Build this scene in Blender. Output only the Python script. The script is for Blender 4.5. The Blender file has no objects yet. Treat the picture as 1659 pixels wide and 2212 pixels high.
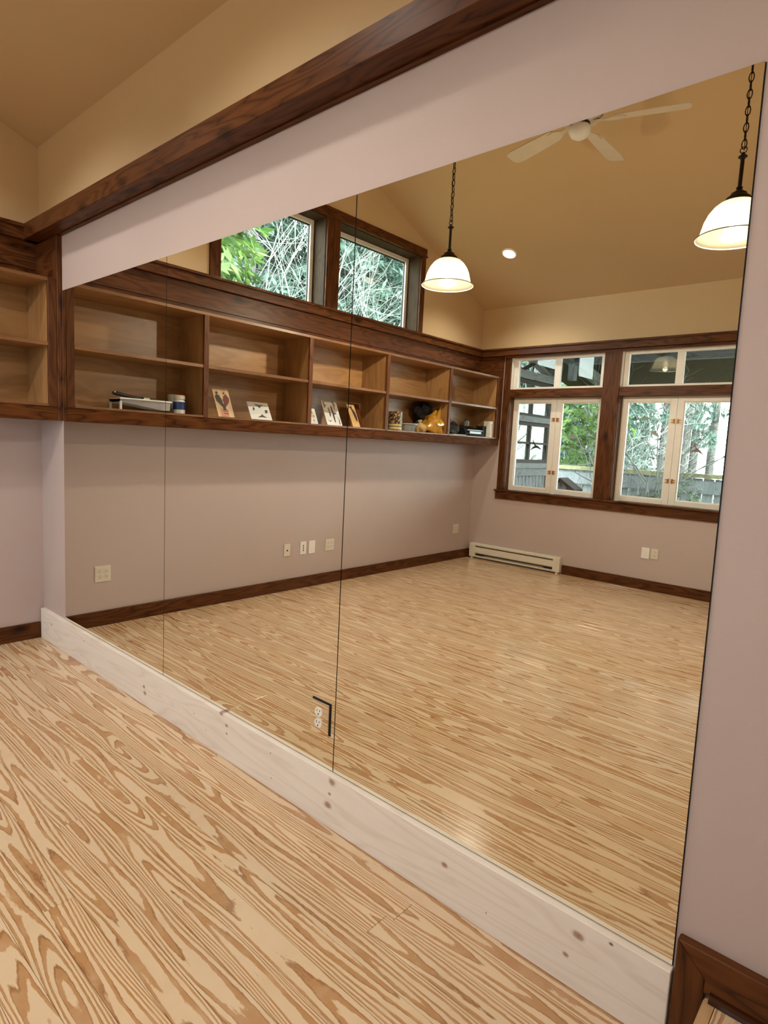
import bpy, bmesh, math, random
from mathutils import Vector, Matrix
random.seed(7)
SC = bpy.context.scene
COL = SC.collection

# ------------------------------------------------------------------ camera
def set_camera():
    cam = bpy.data.cameras.new('camera')
    o = bpy.data.objects.new('camera', cam); COL.objects.link(o)
    yaw, pitch, roll = 0.7225, -0.1127, 0.0497
    f = Vector((-math.sin(yaw)*math.cos(pitch), math.cos(yaw)*math.cos(pitch), math.sin(pitch)))
    r0 = Vector((math.cos(yaw), math.sin(yaw), 0)); u0 = r0.cross(f)
    r = math.cos(roll)*r0 + math.sin(roll)*u0
    u = -math.sin(roll)*r0 + math.cos(roll)*u0
    m = Matrix((( r.x, u.x, -f.x, 4.2428), (r.y, u.y, -f.y, -1.45), (r.z, u.z, -f.z, 1.3836), (0, 0, 0, 1)))
    o.matrix_world = m
    cam.sensor_fit = 'HORIZONTAL'; cam.sensor_width = 36.0
    cam.lens = 1304.84/1659*36.0
    cam.clip_start = 0.05; cam.clip_end = 200
    SC.camera = o
set_camera()

# ------------------------------------------------------------------ world, exposure
SKY_STRENGTH = 14.0
PENDANT_W = 60.0
DOWNLIGHT_W = 52.0
w = bpy.data.worlds.new('world'); SC.world = w; w.use_nodes = True
bg = w.node_tree.nodes['Background']
bg.inputs['Color'].default_value = (0.80, 0.92, 1.0, 1)
bg.inputs['Strength'].default_value = SKY_STRENGTH
SC.view_settings.view_transform = 'Standard'
SC.view_settings.look = 'None'
SC.view_settings.gamma = 1.0
SC.view_settings.use_curve_mapping = False
SC.view_settings.exposure = 0.36

# ------------------------------------------------------------------ room numbers (metres)
D = 5.034          # mirror wall to window wall
XR = 4.65          # left wall to right wall
XS = 0.355         # front of the built-in bookcase
EAVE, SLOPE = 3.07, 0.392
RIDGE = EAVE + SLOPE*D/2
LEDGE0, LEDGE1 = 2.495, 2.580

# ------------------------------------------------------------------ node helpers
def newmat(name):
    m = bpy.data.materials.new(name); m.use_nodes = True
    nt = m.node_tree
    return m, nt, nt.nodes['Principled BSDF']
def N(nt, typ, **kw):
    n = nt.nodes.new(typ)
    for k, v in kw.items():
        if k in n.inputs: n.inputs[k].default_value = v
        else: setattr(n, k, v)
    return n
def math_(nt, op, a, b=None, c=None):
    n = nt.nodes.new('ShaderNodeMath'); n.operation = op
    for i, v in enumerate((a, b, c)):
        if v is None: continue
        if isinstance(v, (int, float)): n.inputs[i].default_value = v
        else: nt.links.new(v, n.inputs[i])
    return n.outputs[0]
def ramp(nt, fac, stops, interp='LINEAR'):
    n = nt.nodes.new('ShaderNodeValToRGB'); n.color_ramp.interpolation = interp
    el = n.color_ramp.elements
    while len(el) < len(stops): el.new(0.5)
    for e, (p, c) in zip(el, stops):
        e.position = p; e.color = (*c, 1) if len(c) == 3 else c
    nt.links.new(fac, n.inputs[0])
    return n.outputs[0]
def mixc(nt, fac, a, b, mode='MIX'):
    n = nt.nodes.new('ShaderNodeMix'); n.data_type = 'RGBA'; n.blend_type = mode
    for i, v in ((0, fac), (6, a), (7, b)):
        if isinstance(v, (int, float)): n.inputs[i].default_value = v
        elif isinstance(v, tuple): n.inputs[i].default_value = (*v, 1)
        else: nt.links.new(v, n.inputs[i])
    return n.outputs[2]
def coords(nt, scale=(1, 1, 1), rnd=True):
    tc = nt.nodes.new('ShaderNodeTexCoord')
    v = tc.outputs['Object']
    if rnd:
        oi = nt.nodes.new('ShaderNodeObjectInfo')
        cb = nt.nodes.new('ShaderNodeCombineXYZ')
        for i, k in enumerate((37.0, 53.0, 71.0)):
            nt.links.new(math_(nt, 'MULTIPLY', oi.outputs['Random'], k), cb.inputs[i])
        ad = nt.nodes.new('ShaderNodeVectorMath'); ad.operation = 'ADD'
        nt.links.new(v, ad.inputs[0]); nt.links.new(cb.outputs[0], ad.inputs[1]); v = ad.outputs[0]
    mp = nt.nodes.new('ShaderNodeVectorMath'); mp.operation = 'MULTIPLY'
    nt.links.new(v, mp.inputs[0]); mp.inputs[1].default_value = scale
    return mp.outputs[0]
def noise(nt, vec, scale=1.0, detail=2.0, rough=0.5, dist=0.0):
    n = N(nt, 'ShaderNodeTexNoise', Scale=scale, Detail=detail, Roughness=rough, Distortion=dist)
    nt.links.new(vec, n.inputs['Vector'])
    return n.outputs['Fac']
def bump(nt, bsdf, h, strength, dist=0.01):
    b = nt.nodes.new('ShaderNodeBump'); b.inputs['Strength'].default_value = strength
    b.inputs['Distance'].default_value = dist
    nt.links.new(h, b.inputs['Height']); nt.links.new(b.outputs[0], bsdf.inputs['Normal'])

def plain(name, col, rough=0.5, metal=0.0, spec=0.5, var=0.0):
    m, nt, b = newmat(name)
    b.inputs['Roughness'].default_value = rough; b.inputs['Metallic'].default_value = metal
    b.inputs['Specular IOR Level'].default_value = spec
    n = noise(nt, coords(nt), 14.0, 3)
    lo = tuple(c*(1-max(var, 0.03)) for c in col); hi = tuple(min(1, c*(1+max(var, 0.03))) for c in col)
    nt.links.new(ramp(nt, n, [(0.3, lo), (0.7, hi)]), b.inputs['Base Color'])
    return m
def paint(name, col, rough=0.62):
    m, nt, b = newmat(name)
    v = coords(nt, rnd=False)
    n = noise(nt, v, 1.3, 3)
    nt.links.new(ramp(nt, n, [(0.3, tuple(c*0.975 for c in col)), (0.7, tuple(c*1.02 for c in col))]), b.inputs['Base Color'])
    b.inputs['Roughness'].default_value = rough; b.inputs['Specular IOR Level'].default_value = 0.3
    bump(nt, b, noise(nt, v, 260.0, 2), 0.10, 0.002)
    return m
AX = {0: (1, 0, 0), 1: (0, 1, 0), 2: (0, 0, 1)}
def axscale(axis, along, across):
    return tuple(along if i == axis else across for i in range(3))
def stained(name, axis, dark=(0.020, 0.0068, 0.0026), mid=(0.075, 0.0240, 0.0072), lite=(0.140, 0.0490, 0.0145), rough=0.40):
    """dark stained knotty cedar, grain running along one axis"""
    m, nt, b = newmat(name)
    v = coords(nt, axscale(axis, 1.1, 9.0))
    n1 = noise(nt, v, 1.0, 2, 0.5)
    fine = noise(nt, coords(nt, axscale(axis, 6, 120.0)), 1.0, 2)
    r = math_(nt, 'FRACT', math_(nt, 'ADD', math_(nt, 'MULTIPLY', n1, 11.0), math_(nt, 'MULTIPLY', fine, 0.5)))
    c = ramp(nt, r, [(0.0, mid), (0.45, lite), (0.85, mid), (0.97, dark), (1.0, mid)])
    big = noise(nt, coords(nt, axscale(axis, 0.7, 3.0)), 1.0, 2)
    c = mixc(nt, ramp(nt, big, [(0.35, (0, 0, 0)), (0.75, (0.75, 0.75, 0.75))]), c, mid)
    # knots
    vo = N(nt, 'ShaderNodeTexVoronoi', Scale=1.0, Randomness=1.0)
    nt.links.new(coords(nt, axscale(axis, 2.6, 6.0)), vo.inputs['Vector'])
    k = ramp(nt, vo.outputs['Distance'], [(0.07, (1, 1, 1)), (0.20, (0, 0, 0))])
    c = mixc(nt, k, c, dark)
    nt.links.new(c, b.inputs['Base Color'])
    b.inputs['Roughness'].default_value = rough
    b.inputs['Specular IOR Level'].default_value = 0.18
    bump(nt, b, fine, 0.06, 0.002)
    return m
def plywood(name, axis, a=(0.30, 0.160, 0.062), c2=(0.41, 0.230, 0.096), rough=0.32):
    m, nt, b = newmat(name)
    n1 = noise(nt, coords(nt, axscale(axis, 1.2, 7.0)), 1.0, 3, 0.55, 0.6)
    r = math_(nt, 'FRACT', math_(nt, 'MULTIPLY', n1, 5.0))
    c = ramp(nt, r, [(0.0, a), (0.5, c2), (1.0, a)])
    nt.links.new(c, b.inputs['Base Color'])
    b.inputs['Roughness'].default_value = rough
    return m
def floor_pine(name, axis=0):
    """flat-sawn yellow pine: nested contour bands of early and late wood"""
    m, nt, b = newmat(name)
    oi = nt.nodes.new('ShaderNodeObjectInfo')
    o = 1 - axis
    sc = [0, 0, 0]; sc[axis] = 0.85; sc[o] = 8.0; sc[2] = 0.0
    n1 = noise(nt, coords(nt, (sc[0], sc[1], 1.0)), 1.0, 1.6, 0.42, 0.35)
    sc2 = [0, 0, 0]; sc2[axis] = 26.0; sc2[o] = 95.0
    jag = noise(nt, coords(nt, (sc2[0], sc2[1], 1.0)), 1.0, 3, 0.6)
    sc3 = [0, 0, 0]; sc3[axis] = 3.0; sc3[o] = 14.0
    wob = noise(nt, coords(nt, (sc3[0], sc3[1], 1.0)), 1.0, 2, 0.5)
    sx = nt.nodes.new('ShaderNodeSeparateXYZ'); nt.links.new(coords(nt, (1, 1, 1)), sx.inputs[0])
    straight = math_(nt, 'MULTIPLY', sx.outputs[o], math_(nt, 'MULTIPLY', oi.outputs['Random'], 22.0))
    v = math_(nt, 'ADD', math_(nt, 'MULTIPLY', n1, 12.0), straight)
    tc = nt.nodes.new('ShaderNodeTexCoord'); sl = nt.nodes.new('ShaderNodeSeparateXYZ'); nt.links.new(tc.outputs['Object'], sl.inputs[0])
    off = math_(nt, 'MULTIPLY', math_(nt, 'SUBTRACT', math_(nt, 'FRACT', math_(nt, 'MULTIPLY', oi.outputs['Random'], 17.0)), 0.5), 0.034)
    yy = math_(nt, 'DIVIDE', math_(nt, 'ADD', sl.outputs[o], off), 0.0434)
    v = math_(nt, 'ADD', v, math_(nt, 'MULTIPLY', math_(nt, 'MULTIPLY', yy, yy), 2.2))
    v = math_(nt, 'ADD', v, math_(nt, 'MULTIPLY', jag, 0.38))
    v = math_(nt, 'ADD', v, math_(nt, 'MULTIPLY', wob, 0.9))
    r = math_(nt, 'FRACT', v)
    cream = (0.780, 0.640, 0.465); cream2 = (0.70, 0.540, 0.365)
    tan = (0.520, 0.305, 0.150); tan2 = (0.33, 0.165, 0.072)
    c = ramp(nt, r, [(0.0, cream), (0.50, cream), (0.56, tan), (0.82, tan), (0.93, tan2), (1.0, cream2)])
    mott = noise(nt, coords(nt, (14, 14, 1)), 1.0, 3)
    c = mixc(nt, ramp(nt, mott, [(0.45, (0, 0, 0)), (0.75, (0.42, 0.42, 0.42))]), c, cream2)
    tint = ramp(nt, oi.outputs['Random'], [(0.0, (1.0, 0.97, 0.94)), (0.5, (0.95, 0.93, 0.92)), (1.0, (1.02, 0.98, 0.92))])
    c = mixc(nt, 1.0, c, tint, 'MULTIPLY')
    nt.links.new(c, b.inputs['Base Color'])
    b.inputs['Roughness'].default_value = 0.24
    b.inputs['Specular IOR Level'].default_value = 0.5
    b.inputs['Coat Weight'].default_value = 0.5; b.inputs['Coat Roughness'].default_value = 0.16
    bump(nt, b, r, 0.03, 0.001)
    return m
def raw_pine(name, knots):
    """pale unfinished board; knots are given by (x, z, radius)"""
    m, nt, b = newmat(name)
    n1 = noise(nt, coords(nt, (0.9, 1, 9.0), rnd=False), 1.0, 2, 0.5, 0.4)
    r = math_(nt, 'FRACT', math_(nt, 'MULTIPLY', n1, 9.0))
    c = ramp(nt, r, [(0.0, (0.85, 0.80, 0.76)), (0.55, (0.88, 0.84, 0.81)), (0.9, (0.80, 0.735, 0.68)), (1.0, (0.85, 0.80, 0.76))])
    tc = nt.nodes.new('ShaderNodeTexCoord')
    s = nt.nodes.new('ShaderNodeSeparateXYZ'); nt.links.new(tc.outputs['Object'], s.inputs[0])
    wob = noise(nt, coords(nt, (30, 30, 30), rnd=False), 1.0, 2)
    for (kx, kz, kr) in knots:
        dx = math_(nt, 'MULTIPLY', math_(nt, 'SUBTRACT', s.outputs[0], kx), 0.75)
        dz = math_(nt, 'SUBTRACT', s.outputs[2], kz)
        d = math_(nt, 'SQRT', math_(nt, 'ADD', math_(nt, 'MULTIPLY', dx, dx), math_(nt, 'MULTIPLY', dz, dz)))
        d = math_(nt, 'DIVIDE', math_(nt, 'ADD', d, math_(nt, 'MULTIPLY', wob, kr*0.5)), kr)
        k = ramp(nt, d, [(0.35, (0.9, 0.9, 0.9)), (0.8, (0.75, 0.75, 0.75)), (1.15, (0.12, 0.12, 0.12)), (1.9, (0, 0, 0))] if False else [(0.3, (0.9, 0.9, 0.9)), (0.62, (0.7, 0.7, 0.7)), (0.75, (0.2, 0.2, 0.2)), (1.0, (0, 0, 0))])
        c = mixc(nt, k, c, (0.30, 0.155, 0.085) if kr > 0.008 else (0.06, 0.035, 0.02))
    nt.links.new(c, b.inputs['Base Color'])
    b.inputs['Roughness'].default_value = 0.55
    return m
def mirror_mat():
    m, nt, b = newmat('mirror_silver')
    g = N(nt, 'ShaderNodeBsdfGlossy'); g.inputs['Color'].default_value = (0.895, 0.865, 0.755, 1); g.inputs['Roughness'].default_value = 0.0
    nt.links.new(g.outputs[0], nt.nodes['Material Output'].inputs[0])
    return m
def pane_mat(name='window_glass'):
    m, nt, b = newmat(name)
    t = N(nt, 'ShaderNodeBsdfTransparent'); t.inputs['Color'].default_value = (0.93, 0.965, 0.96, 1)
    g = N(nt, 'ShaderNodeBsdfGlossy'); g.inputs['Roughness'].default_value = 0.0
    lw = N(nt, 'ShaderNodeLayerWeight', Blend=0.5)
    fr = math_(nt, 'ADD', math_(nt, 'MULTIPLY', math_(nt, 'POWER', lw.outputs['Facing'], 5.0), 0.9), 0.045)
    mx = nt.nodes.new('ShaderNodeMixShader')
    nt.links.new(fr, mx.inputs[0]); nt.links.new(t.outputs[0], mx.inputs[1]); nt.links.new(g.outputs[0], mx.inputs[2])
    nt.links.new(mx.outputs[0], nt.nodes['Material Output'].inputs[0])
    return m
def emit(name, col, strength):
    m, nt, b = newmat(name)
    e = N(nt, 'ShaderNodeEmission'); e.inputs['Color'].default_value = (*col, 1); e.inputs['Strength'].default_value = strength
    nt.links.new(e.outputs[0], nt.nodes['Material Output'].inputs[0])
    return m
def shade_glass():
    m, nt, b = newmat('ribbed_shade_glass')
    tr = N(nt, 'ShaderNodeBsdfTranslucent'); tr.inputs['Color'].default_value = (0.115, 0.104, 0.078, 1)
    df = N(nt, 'ShaderNodeBsdfDiffuse'); df.inputs['Color'].default_value = (0.10, 0.092, 0.07, 1)
    tp = N(nt, 'ShaderNodeBsdfTransparent'); tp.inputs['Color'].default_value = (1.0, 0.93, 0.78, 1)
    gl = N(nt, 'ShaderNodeBsdfGlossy'); gl.inputs['Roughness'].default_value = 0.15
    a = nt.nodes.new('ShaderNodeMixShader'); a.inputs[0].default_value = 0.35
    nt.links.new(tr.outputs[0], a.inputs[1]); nt.links.new(df.outputs[0], a.inputs[2])
    c = nt.nodes.new('ShaderNodeMixShader'); c.inputs[0].default_value = 0.20
    nt.links.new(a.outputs[0], c.inputs[1]); nt.links.new(tp.outputs[0], c.inputs[2])
    d = nt.nodes.new('ShaderNodeMixShader'); d.inputs[0].default_value = 0.05
    nt.links.new(c.outputs[0], d.inputs[1]); nt.links.new(gl.outputs[0], d.inputs[2])
    nt.links.new(d.outputs[0], nt.nodes['Material Output'].inputs[0])
    return m
def leafmat(name, a, c2):
    m, nt, b = newmat(name)
    gi = nt.nodes.new('ShaderNodeNewGeometry')
    n = math_(nt, 'ADD', math_(nt, 'MULTIPLY', gi.outputs['Random Per Island'], 0.7), math_(nt, 'MULTIPLY', noise(nt, coords(nt), 2.0, 2), 0.3))
    c = ramp(nt, n, [(0.15, a), (0.85, c2)])
    nt.links.new(c, b.inputs['Base Color']); b.inputs['Roughness'].default_value = 0.45
    t = N(nt, 'ShaderNodeBsdfTranslucent'); nt.links.new(c, t.inputs['Color'])
    mx = nt.nodes.new('ShaderNodeMixShader'); mx.inputs[0].default_value = 0.35
    nt.links.new(b.outputs[0], mx.inputs[1]); nt.links.new(t.outputs[0], mx.inputs[2])
    nt.links.new(mx.outputs[0], nt.nodes['Material Output'].inputs[0])
    return m

LAV = paint('lavender_wall_paint', (0.520, 0.430, 0.418))
CREAM = paint('cream_wall_paint', (0.63, 0.468, 0.282))
DK = [stained('stained_cedar_%s' % 'xyz'[i], i) for i in range(3)]
DKR = stained('rail_cedar_y', 1, rough=0.6); DKR.node_tree.nodes['Principled BSDF'].inputs['Specular IOR Level'].default_value = 0.05
PLY = [plywood('maple_plywood_%s' % 'xyz'[i], i) for i in range(3)]
EDGE = [plywood('shelf_edge_oak_%s' % 'xyz'[i], i, (0.15, 0.062, 0.021), (0.24, 0.108, 0.038), 0.35) for i in range(3)]
DIV = stained('divider_cedar', 2, (0.04, 0.014, 0.006), (0.105, 0.038, 0.015), (0.15, 0.058, 0.022))
FLOORM = floor_pine('yellow_pine_floor', 0)
FLOORY = floor_pine('yellow_pine_landing', 1)
WHITE = plain('white_window_paint', (0.83, 0.81, 0.78), 0.4)
PLASTIC = plain('white_plastic', (0.84, 0.84, 0.83), 0.35)
ALMOND = plain('almond_plastic', (0.70, 0.665, 0.59), 0.4)
SLOT = plain('dark_slot', (0.015, 0.013, 0.012), 0.5)
BLACK = plain('black_rubber', (0.010, 0.010, 0.010), 0.45)
BRONZE = plain('oil_rubbed_bronze', (0.022, 0.018, 0.016), 0.42, 0.6)
BRASS = plain('brass_hardware', (0.50, 0.29, 0.12), 0.35, 0.7)
GLASS = pane_mat()
MIRROR = mirror_mat()
GLASSEDGE = plain('green_glass_edge', (0.03, 0.045, 0.04), 0.2)

# ------------------------------------------------------------------ mesh helpers
def box(bm, x0, x1, y0, y1, z0, z1):
    if x0 > x1: x0, x1 = x1, x0
    if y0 > y1: y0, y1 = y1, y0
    if z0 > z1: z0, z1 = z1, z0
    v = [bm.verts.new(p) for p in ((x0,y0,z0),(x1,y0,z0),(x1,y1,z0),(x0,y1,z0),(x0,y0,z1),(x1,y0,z1),(x1,y1,z1),(x0,y1,z1))]
    fs = [bm.faces.new([v[i] for i in q]) for q in ((3,2,1,0),(4,5,6,7),(0,1,5,4),(1,2,6,5),(2,3,7,6),(3,0,4,7))]
    return v, fs
def prism(bm, poly, axis, a, b):
    """polygon in the two other axes extruded along axis from a to b"""
    def P(u, w, t):
        return {0: (t, u, w), 1: (u, t, w), 2: (u, w, t)}[axis]
    v0 = [bm.verts.new(P(u, w, a)) for u, w in poly]; v1 = [bm.verts.new(P(u, w, b)) for u, w in poly]
    n = len(poly); fs = [bm.faces.new(v0), bm.faces.new(v1)]
    for i in range(n): fs.append(bm.faces.new((v0[i], v0[(i+1) % n], v1[(i+1) % n], v1[i])))
    return fs
def lathe(bm, prof, seg=32, c=(0, 0, 0), axis=2, caps=True):
    rings = []
    for r, h in prof:
        ring = []
        for i in range(seg):
            a = 2*math.pi*i/seg
            p = (r*math.cos(a), r*math.sin(a), h)
            if axis == 0: p = (p[2], p[0], p[1])
            if axis == 1: p = (p[0], p[2], p[1])
            ring.append(bm.verts.new((p[0]+c[0], p[1]+c[1], p[2]+c[2])))
        rings.append(ring)
    for a, b in zip(rings, rings[1:]):
        for i in range(seg): bm.faces.new((a[i], a[(i+1) % seg], b[(i+1) % seg], b[i]))
    if caps:
        for r in (rings[0], rings[-1]): bm.faces.new(r)
def tube(bm, pts, rad, seg=8, closed=False):
    pts = [Vector(p) for p in pts]; n = len(pts)
    if isinstance(rad, (int, float)): rad = [rad]*n
    rings = []; up = Vector((0.31, 0.17, 0.93))
    for i, p in enumerate(pts):
        a = pts[(i-1) % n] if (closed or i > 0) else p
        b = pts[(i+1) % n] if (closed or i < n-1) else p
        t = (b-a).normalized()
        s = t.cross(up)
        if s.length < 1e-3: s = t.cross(Vector((1, 0, 0)))
        s.normalize(); q = t.cross(s)
        rings.append([bm.verts.new(p + rad[i]*(math.cos(2*math.pi*k/seg)*s + math.sin(2*math.pi*k/seg)*q)) for k in range(seg)])
    m = n if closed else n-1
    for i in range(m):
        a, b = rings[i], rings[(i+1) % n]
        for k in range(seg): bm.faces.new((a[k], a[(k+1) % seg], b[(k+1) % seg], b[k]))
    if not closed:
        bm.faces.new(rings[0]); bm.faces.new(rings[-1])
def mk(name, bm, mat, parent=None, loc=None, rot=None, bevel=0.0, smooth=False, center=False):
    bmesh.ops.recalc_face_normals(bm, faces=bm.faces[:])
    if bevel > 0:
        bmesh.ops.bevel(bm, geom=[e for e in bm.edges if len(e.link_faces) == 2 and e.calc_face_angle(0) > 0.5], offset=bevel, segments=1, affect='EDGES', clamp_overlap=True)
    if center:
        xs = [v.co for v in bm.verts]
        c = Vector([(min(p[i] for p in xs)+max(p[i] for p in xs))/2 for i in range(3)])
        for v in bm.verts: v.co -= c
        loc = c if loc is None else Vector(loc)+c
    me = bpy.data.meshes.new(name); bm.to_mesh(me); bm.free()
    mats = mat if isinstance(mat, (list, tuple)) else [mat]
    for m in mats: me.materials.append(m)
    if smooth:
        for p in me.polygons: p.use_smooth = True
    o = bpy.data.objects.new(name, me); COL.objects.link(o)
    if loc is not None: o.location = loc
    if rot is not None: o.rotation_euler = rot
    if parent is not None: o.parent = parent
    return o
def bx(name, mat, parent, *dims, bevel=0.0, **kw):
    bm = bmesh.new(); box(bm, *dims)
    return mk(name, bm, mat, parent, bevel=bevel, center=True, **kw)
def tag(o, label, cat, group=None, kind=None):
    if label: o['label'] = label
    if cat: o['category'] = cat
    if group: o['group'] = group
    if kind: o['kind'] = kind
    return o
def thing(name, label, cat, loc=(0, 0, 0), rz=0.0, group=None, kind=None):
    o = bpy.data.objects.new(name, None); COL.objects.link(o)
    o.empty_display_size = 0.05
    o.location = loc; o.rotation_euler = (0, 0, rz)
    return tag(o, label, cat, group, kind)
def struct(o, label, cat):
    return tag(o, label, cat, kind='structure')

# ================================================================== SETTING
# ---- floor: slab with every plank on top
bm = bmesh.new(); box(bm, -0.02, XR+0.05, 0.02, -D-0.02, -0.12, -0.022)
floor = struct(mk('floor', bm, plain('subfloor', (0.10, 0.06, 0.03), 0.8)), 'honey and cream yellow pine plank floor with bold swirling grain', 'floor')
rows = 58; pw = D/rows
for i in range(rows):
    y1 = -i*pw; y0 = y1-pw
    x = -random.uniform(0.2, 2.0)
    while x < XR:
        ln = random.uniform(2.6, 4.4)
        a, b = max(x, 0.0), min(x+ln, XR)
        if b-a > 0.15:
            bm = bmesh.new(); box(bm, a+0.0003, b-0.0003, y0+0.0005, y1-0.0005, -0.022, 0.0)
            mk('plank', bm, FLOORM, floor, bevel=0.0012, center=True)
        x += ln

# ---- walls
def wall_pieces(name, pieces, label):
    """pieces: (box dims, material index) joined into one wall"""
    bm = bmesh.new()
    for kind, data, mi in pieces:
        fs = box(bm, *data)[1] if kind == 'b' else prism(bm, *data)
        for f in fs: f.material_index = mi
    return struct(mk(name, bm, [LAV, CREAM]), label, 'wall')
ZM = 2.54
CW = (2.578, 3.385); CY = ((1.294, 2.39), (2.55, 3.75))   # clerestory openings (z) and (distance from mirror wall)
T = 0.22
pl = [('b', (-T, 0, 0.006, -D, -0.1, ZM), 0),
      ('b', (-T, 0, 0.006, -D, ZM, CW[0]), 1),
      ('b', (-T, 0, 0.006, -CY[0][0], CW[0], EAVE), 1),
      ('b', (-T, 0, -CY[0][1], -CY[1][0], CW[0], CW[1]), 1),
      ('b', (-T, 0, -CY[1][1], -D, CW[0], EAVE), 1),
      ('b', (-T, 0, -CY[0][0], -CY[1][1], CW[1], CW[1]+0.02), 1)]
zc = CW[1]+0.02
pl.append(('p', ([(0.0, EAVE), (-CY[0][0], EAVE), (-CY[0][0], zc), (-CY[1][1], zc), (-CY[1][1], EAVE), (-D, EAVE), (-D/2, RIDGE+0.02)], 0, -T, 0.0), 1))
wall_left = wall_pieces('wall_left', pl, 'gable end wall, lavender below and cream above the ledge')
wall_pieces('wall_mirror', [('b', (-T, XR+T, 0.006, 0.006+T, -0.1, ZM), 0), ('b', (-T, XR+T, 0.006, 0.006+T, ZM, EAVE+0.05), 1)], 'mirror wall, lavender pink below and cream above the ledge')
WX = ((0.447, 1.577), (1.757, 2.887), (3.067, 4.197)); WZ = (0.885, 2.478)
pc = [('b', (-T, XR+T, -D, -D-T, -0.1, WZ[0]), 0), ('b', (-T, WX[0][0], -D, -D-T, WZ[0], WZ[1]), 0),
      ('b', (WX[0][1], WX[1][0], -D, -D-T, WZ[0], WZ[1]), 0), ('b', (WX[1][1], WX[2][0], -D, -D-T, WZ[0], WZ[1]), 0),
      ('b', (WX[2][1], XR+T, -D, -D-T, WZ[0], WZ[1]), 0), ('b', (-T, XR+T, -D, -D-T, WZ[1], ZM), 0), ('b', (-T, XR+T, -D, -D-T, ZM, EAVE+0.05), 1)]
wall_pieces('wall_window', pc, 'window wall, lavender pink below and cream above the ledge')
wall_pieces('wall_right', [('b', (XR, XR+T, 0, -D, -0.1, ZM), 0), ('p', ([(0.0, ZM), (0.0, EAVE), (-D/2, RIDGE+0.02), (-D, EAVE), (-D, ZM)], 0, XR, XR+T), 1)], 'plain lavender and cream end wall behind the camera')
# ---- vaulted ceiling
bm = bmesh.new()
prism(bm, [(0.006, EAVE), (-D/2, RIDGE), (-D, EAVE), (-D-0.2, EAVE), (-D-0.2, EAVE+0.1), (-D/2, RIDGE+0.25), (0.2, EAVE+0.1), (0.2, EAVE)], 0, -T, XR+T)
CEIL = paint('cream_ceiling_paint', (0.60, 0.445, 0.265))
struct(mk('ceiling', bm, CEIL), 'cream vaulted ceiling rising to a central ridge', 'ceiling')

# ---- ledge that runs round the room, baseboards
t1 = struct(thing('trim_1', None, None), 'dark stained ledge above the built-in bookcase and under the high windows', 'trim')
bx('ledge_box', DK[1], t1, 0.0, 0.072, 0.0, -D, LEDGE0, 2.558)
bx('ledge_cap', DK[1], t1, 0.0, 0.088, 0.0, -D, 2.559, LEDGE1, bevel=0.003)
bx('frieze_board', DK[1], t1, 0.0, 0.030, -0.001, -D+0.001, 2.34, LEDGE0)
bx('backing_board', DK[1], t1, 0.0, 0.018, -0.001, -D+0.001, 2.24, 2.34)
t2 = struct(thing('trim_2', None, None), 'projecting dark cedar ledge running above the mirrors', 'trim')
bx('ledge_fascia', DK[0], t2, 0.0, XR, -0.082, -0.1035, LEDGE0-0.004, LEDGE1+0.002, bevel=0.002)
bx('ledge_soffit', DK[0], t2, 0.0, XR, 0.006, -0.082, LEDGE0, LEDGE0+0.02)
bx('ledge_top', DK[0], t2, 0.0, XR, 0.006, -0.082, LEDGE1-0.02, LEDGE1)
bx('wall_cleat', DK[0], t2, 0.0, XR, 0.006, -0.016, LEDGE0-0.006, LEDGE0)
bx('corner_board', DK[0], t2, 0.0, 0.335, 0.006, -0.02, 2.22, LEDGE0-0.007)
bx('corner_stile', DK[2], t2, 0.300, 0.357, 0.006, -0.024, 1.424, LEDGE0-0.007, bevel=0.002)
t3 = struct(thing('trim_3', None, None), 'dark ledge over the three windows', 'trim')
bx('ledge_box', DK[0], t3, 0.0, XR, -D, -D+0.070, LEDGE0, 2.558)
bx('ledge_cap', DK[0], t3, 0.0, XR, -D, -D+0.086, 2.559, LEDGE1, bevel=0.003)
bx('corner_board', DK[0], t3, 0.0, 0.345, -D, -D+0.02, 2.22, LEDGE0)
t4 = struct(thing('trim_4', None, None), 'dark ledge along the end wall behind the camera', 'trim')
bx('ledge_box', DK[1], t4, XR-0.08, XR, -0.1036, -D+0.09, LEDGE0, LEDGE1)
HB = 0.106
struct(bx('baseboard_left', DK[1], None, 0.0, 0.019, -0.021, -D, 0.0, HB, bevel=0.003), 'dark knotty cedar baseboard under the bookcase wall', 'baseboard')
struct(bx('baseboard_window', DK[0], None, 1.29, XR, -D, -D+0.019, 0.0, HB, bevel=0.003), 'reddish dark baseboard running right from the heater', 'baseboard')
struct(bx('baseboard_corner', DK[0], None, 0.0, 0.055, -D, -D+0.019, 0.0, HB, bevel=0.003), 'short stub of dark baseboard left of the heater', 'baseboard')
knots = [(0.203, 0.131, 0.016), (0.697, 0.150, 0.008), (1.429, 0.068, 0.022), (1.42, 0.10, 0.016), (2.106, 0.195, 0.022), (2.148, 0.155, 0.014), (2.15, 0.12, 0.010),
         (2.801, 0.178, 0.026), (2.782, 0.085, 0.026), (2.79, 0.13, 0.011), (3.297, 0.127, 0.016), (3.719, 0.155, 0.024), (3.69, 0.085, 0.012), (1.891, 0.12, 0.006),
         (1.99, 0.077, 0.005), (3.45, 0.06, 0.005), (2.45, 0.15, 0.005), (2.46, 0.05, 0.005), (0.65, 0.05, 0.005), (0.66, 0.16, 0.005), (3.80, 0.185, 0.008)]
bm = bmesh.new(); box(bm, 0.019, 3.938, 0.006, -0.021, 0.0005, 0.1995)
bb = struct(mk('baseboard_mirror', bm, raw_pine('raw_pine_board', knots), bevel=0.002), 'pale unfinished knotty pine board under the mirrors', 'baseboard')

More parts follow.
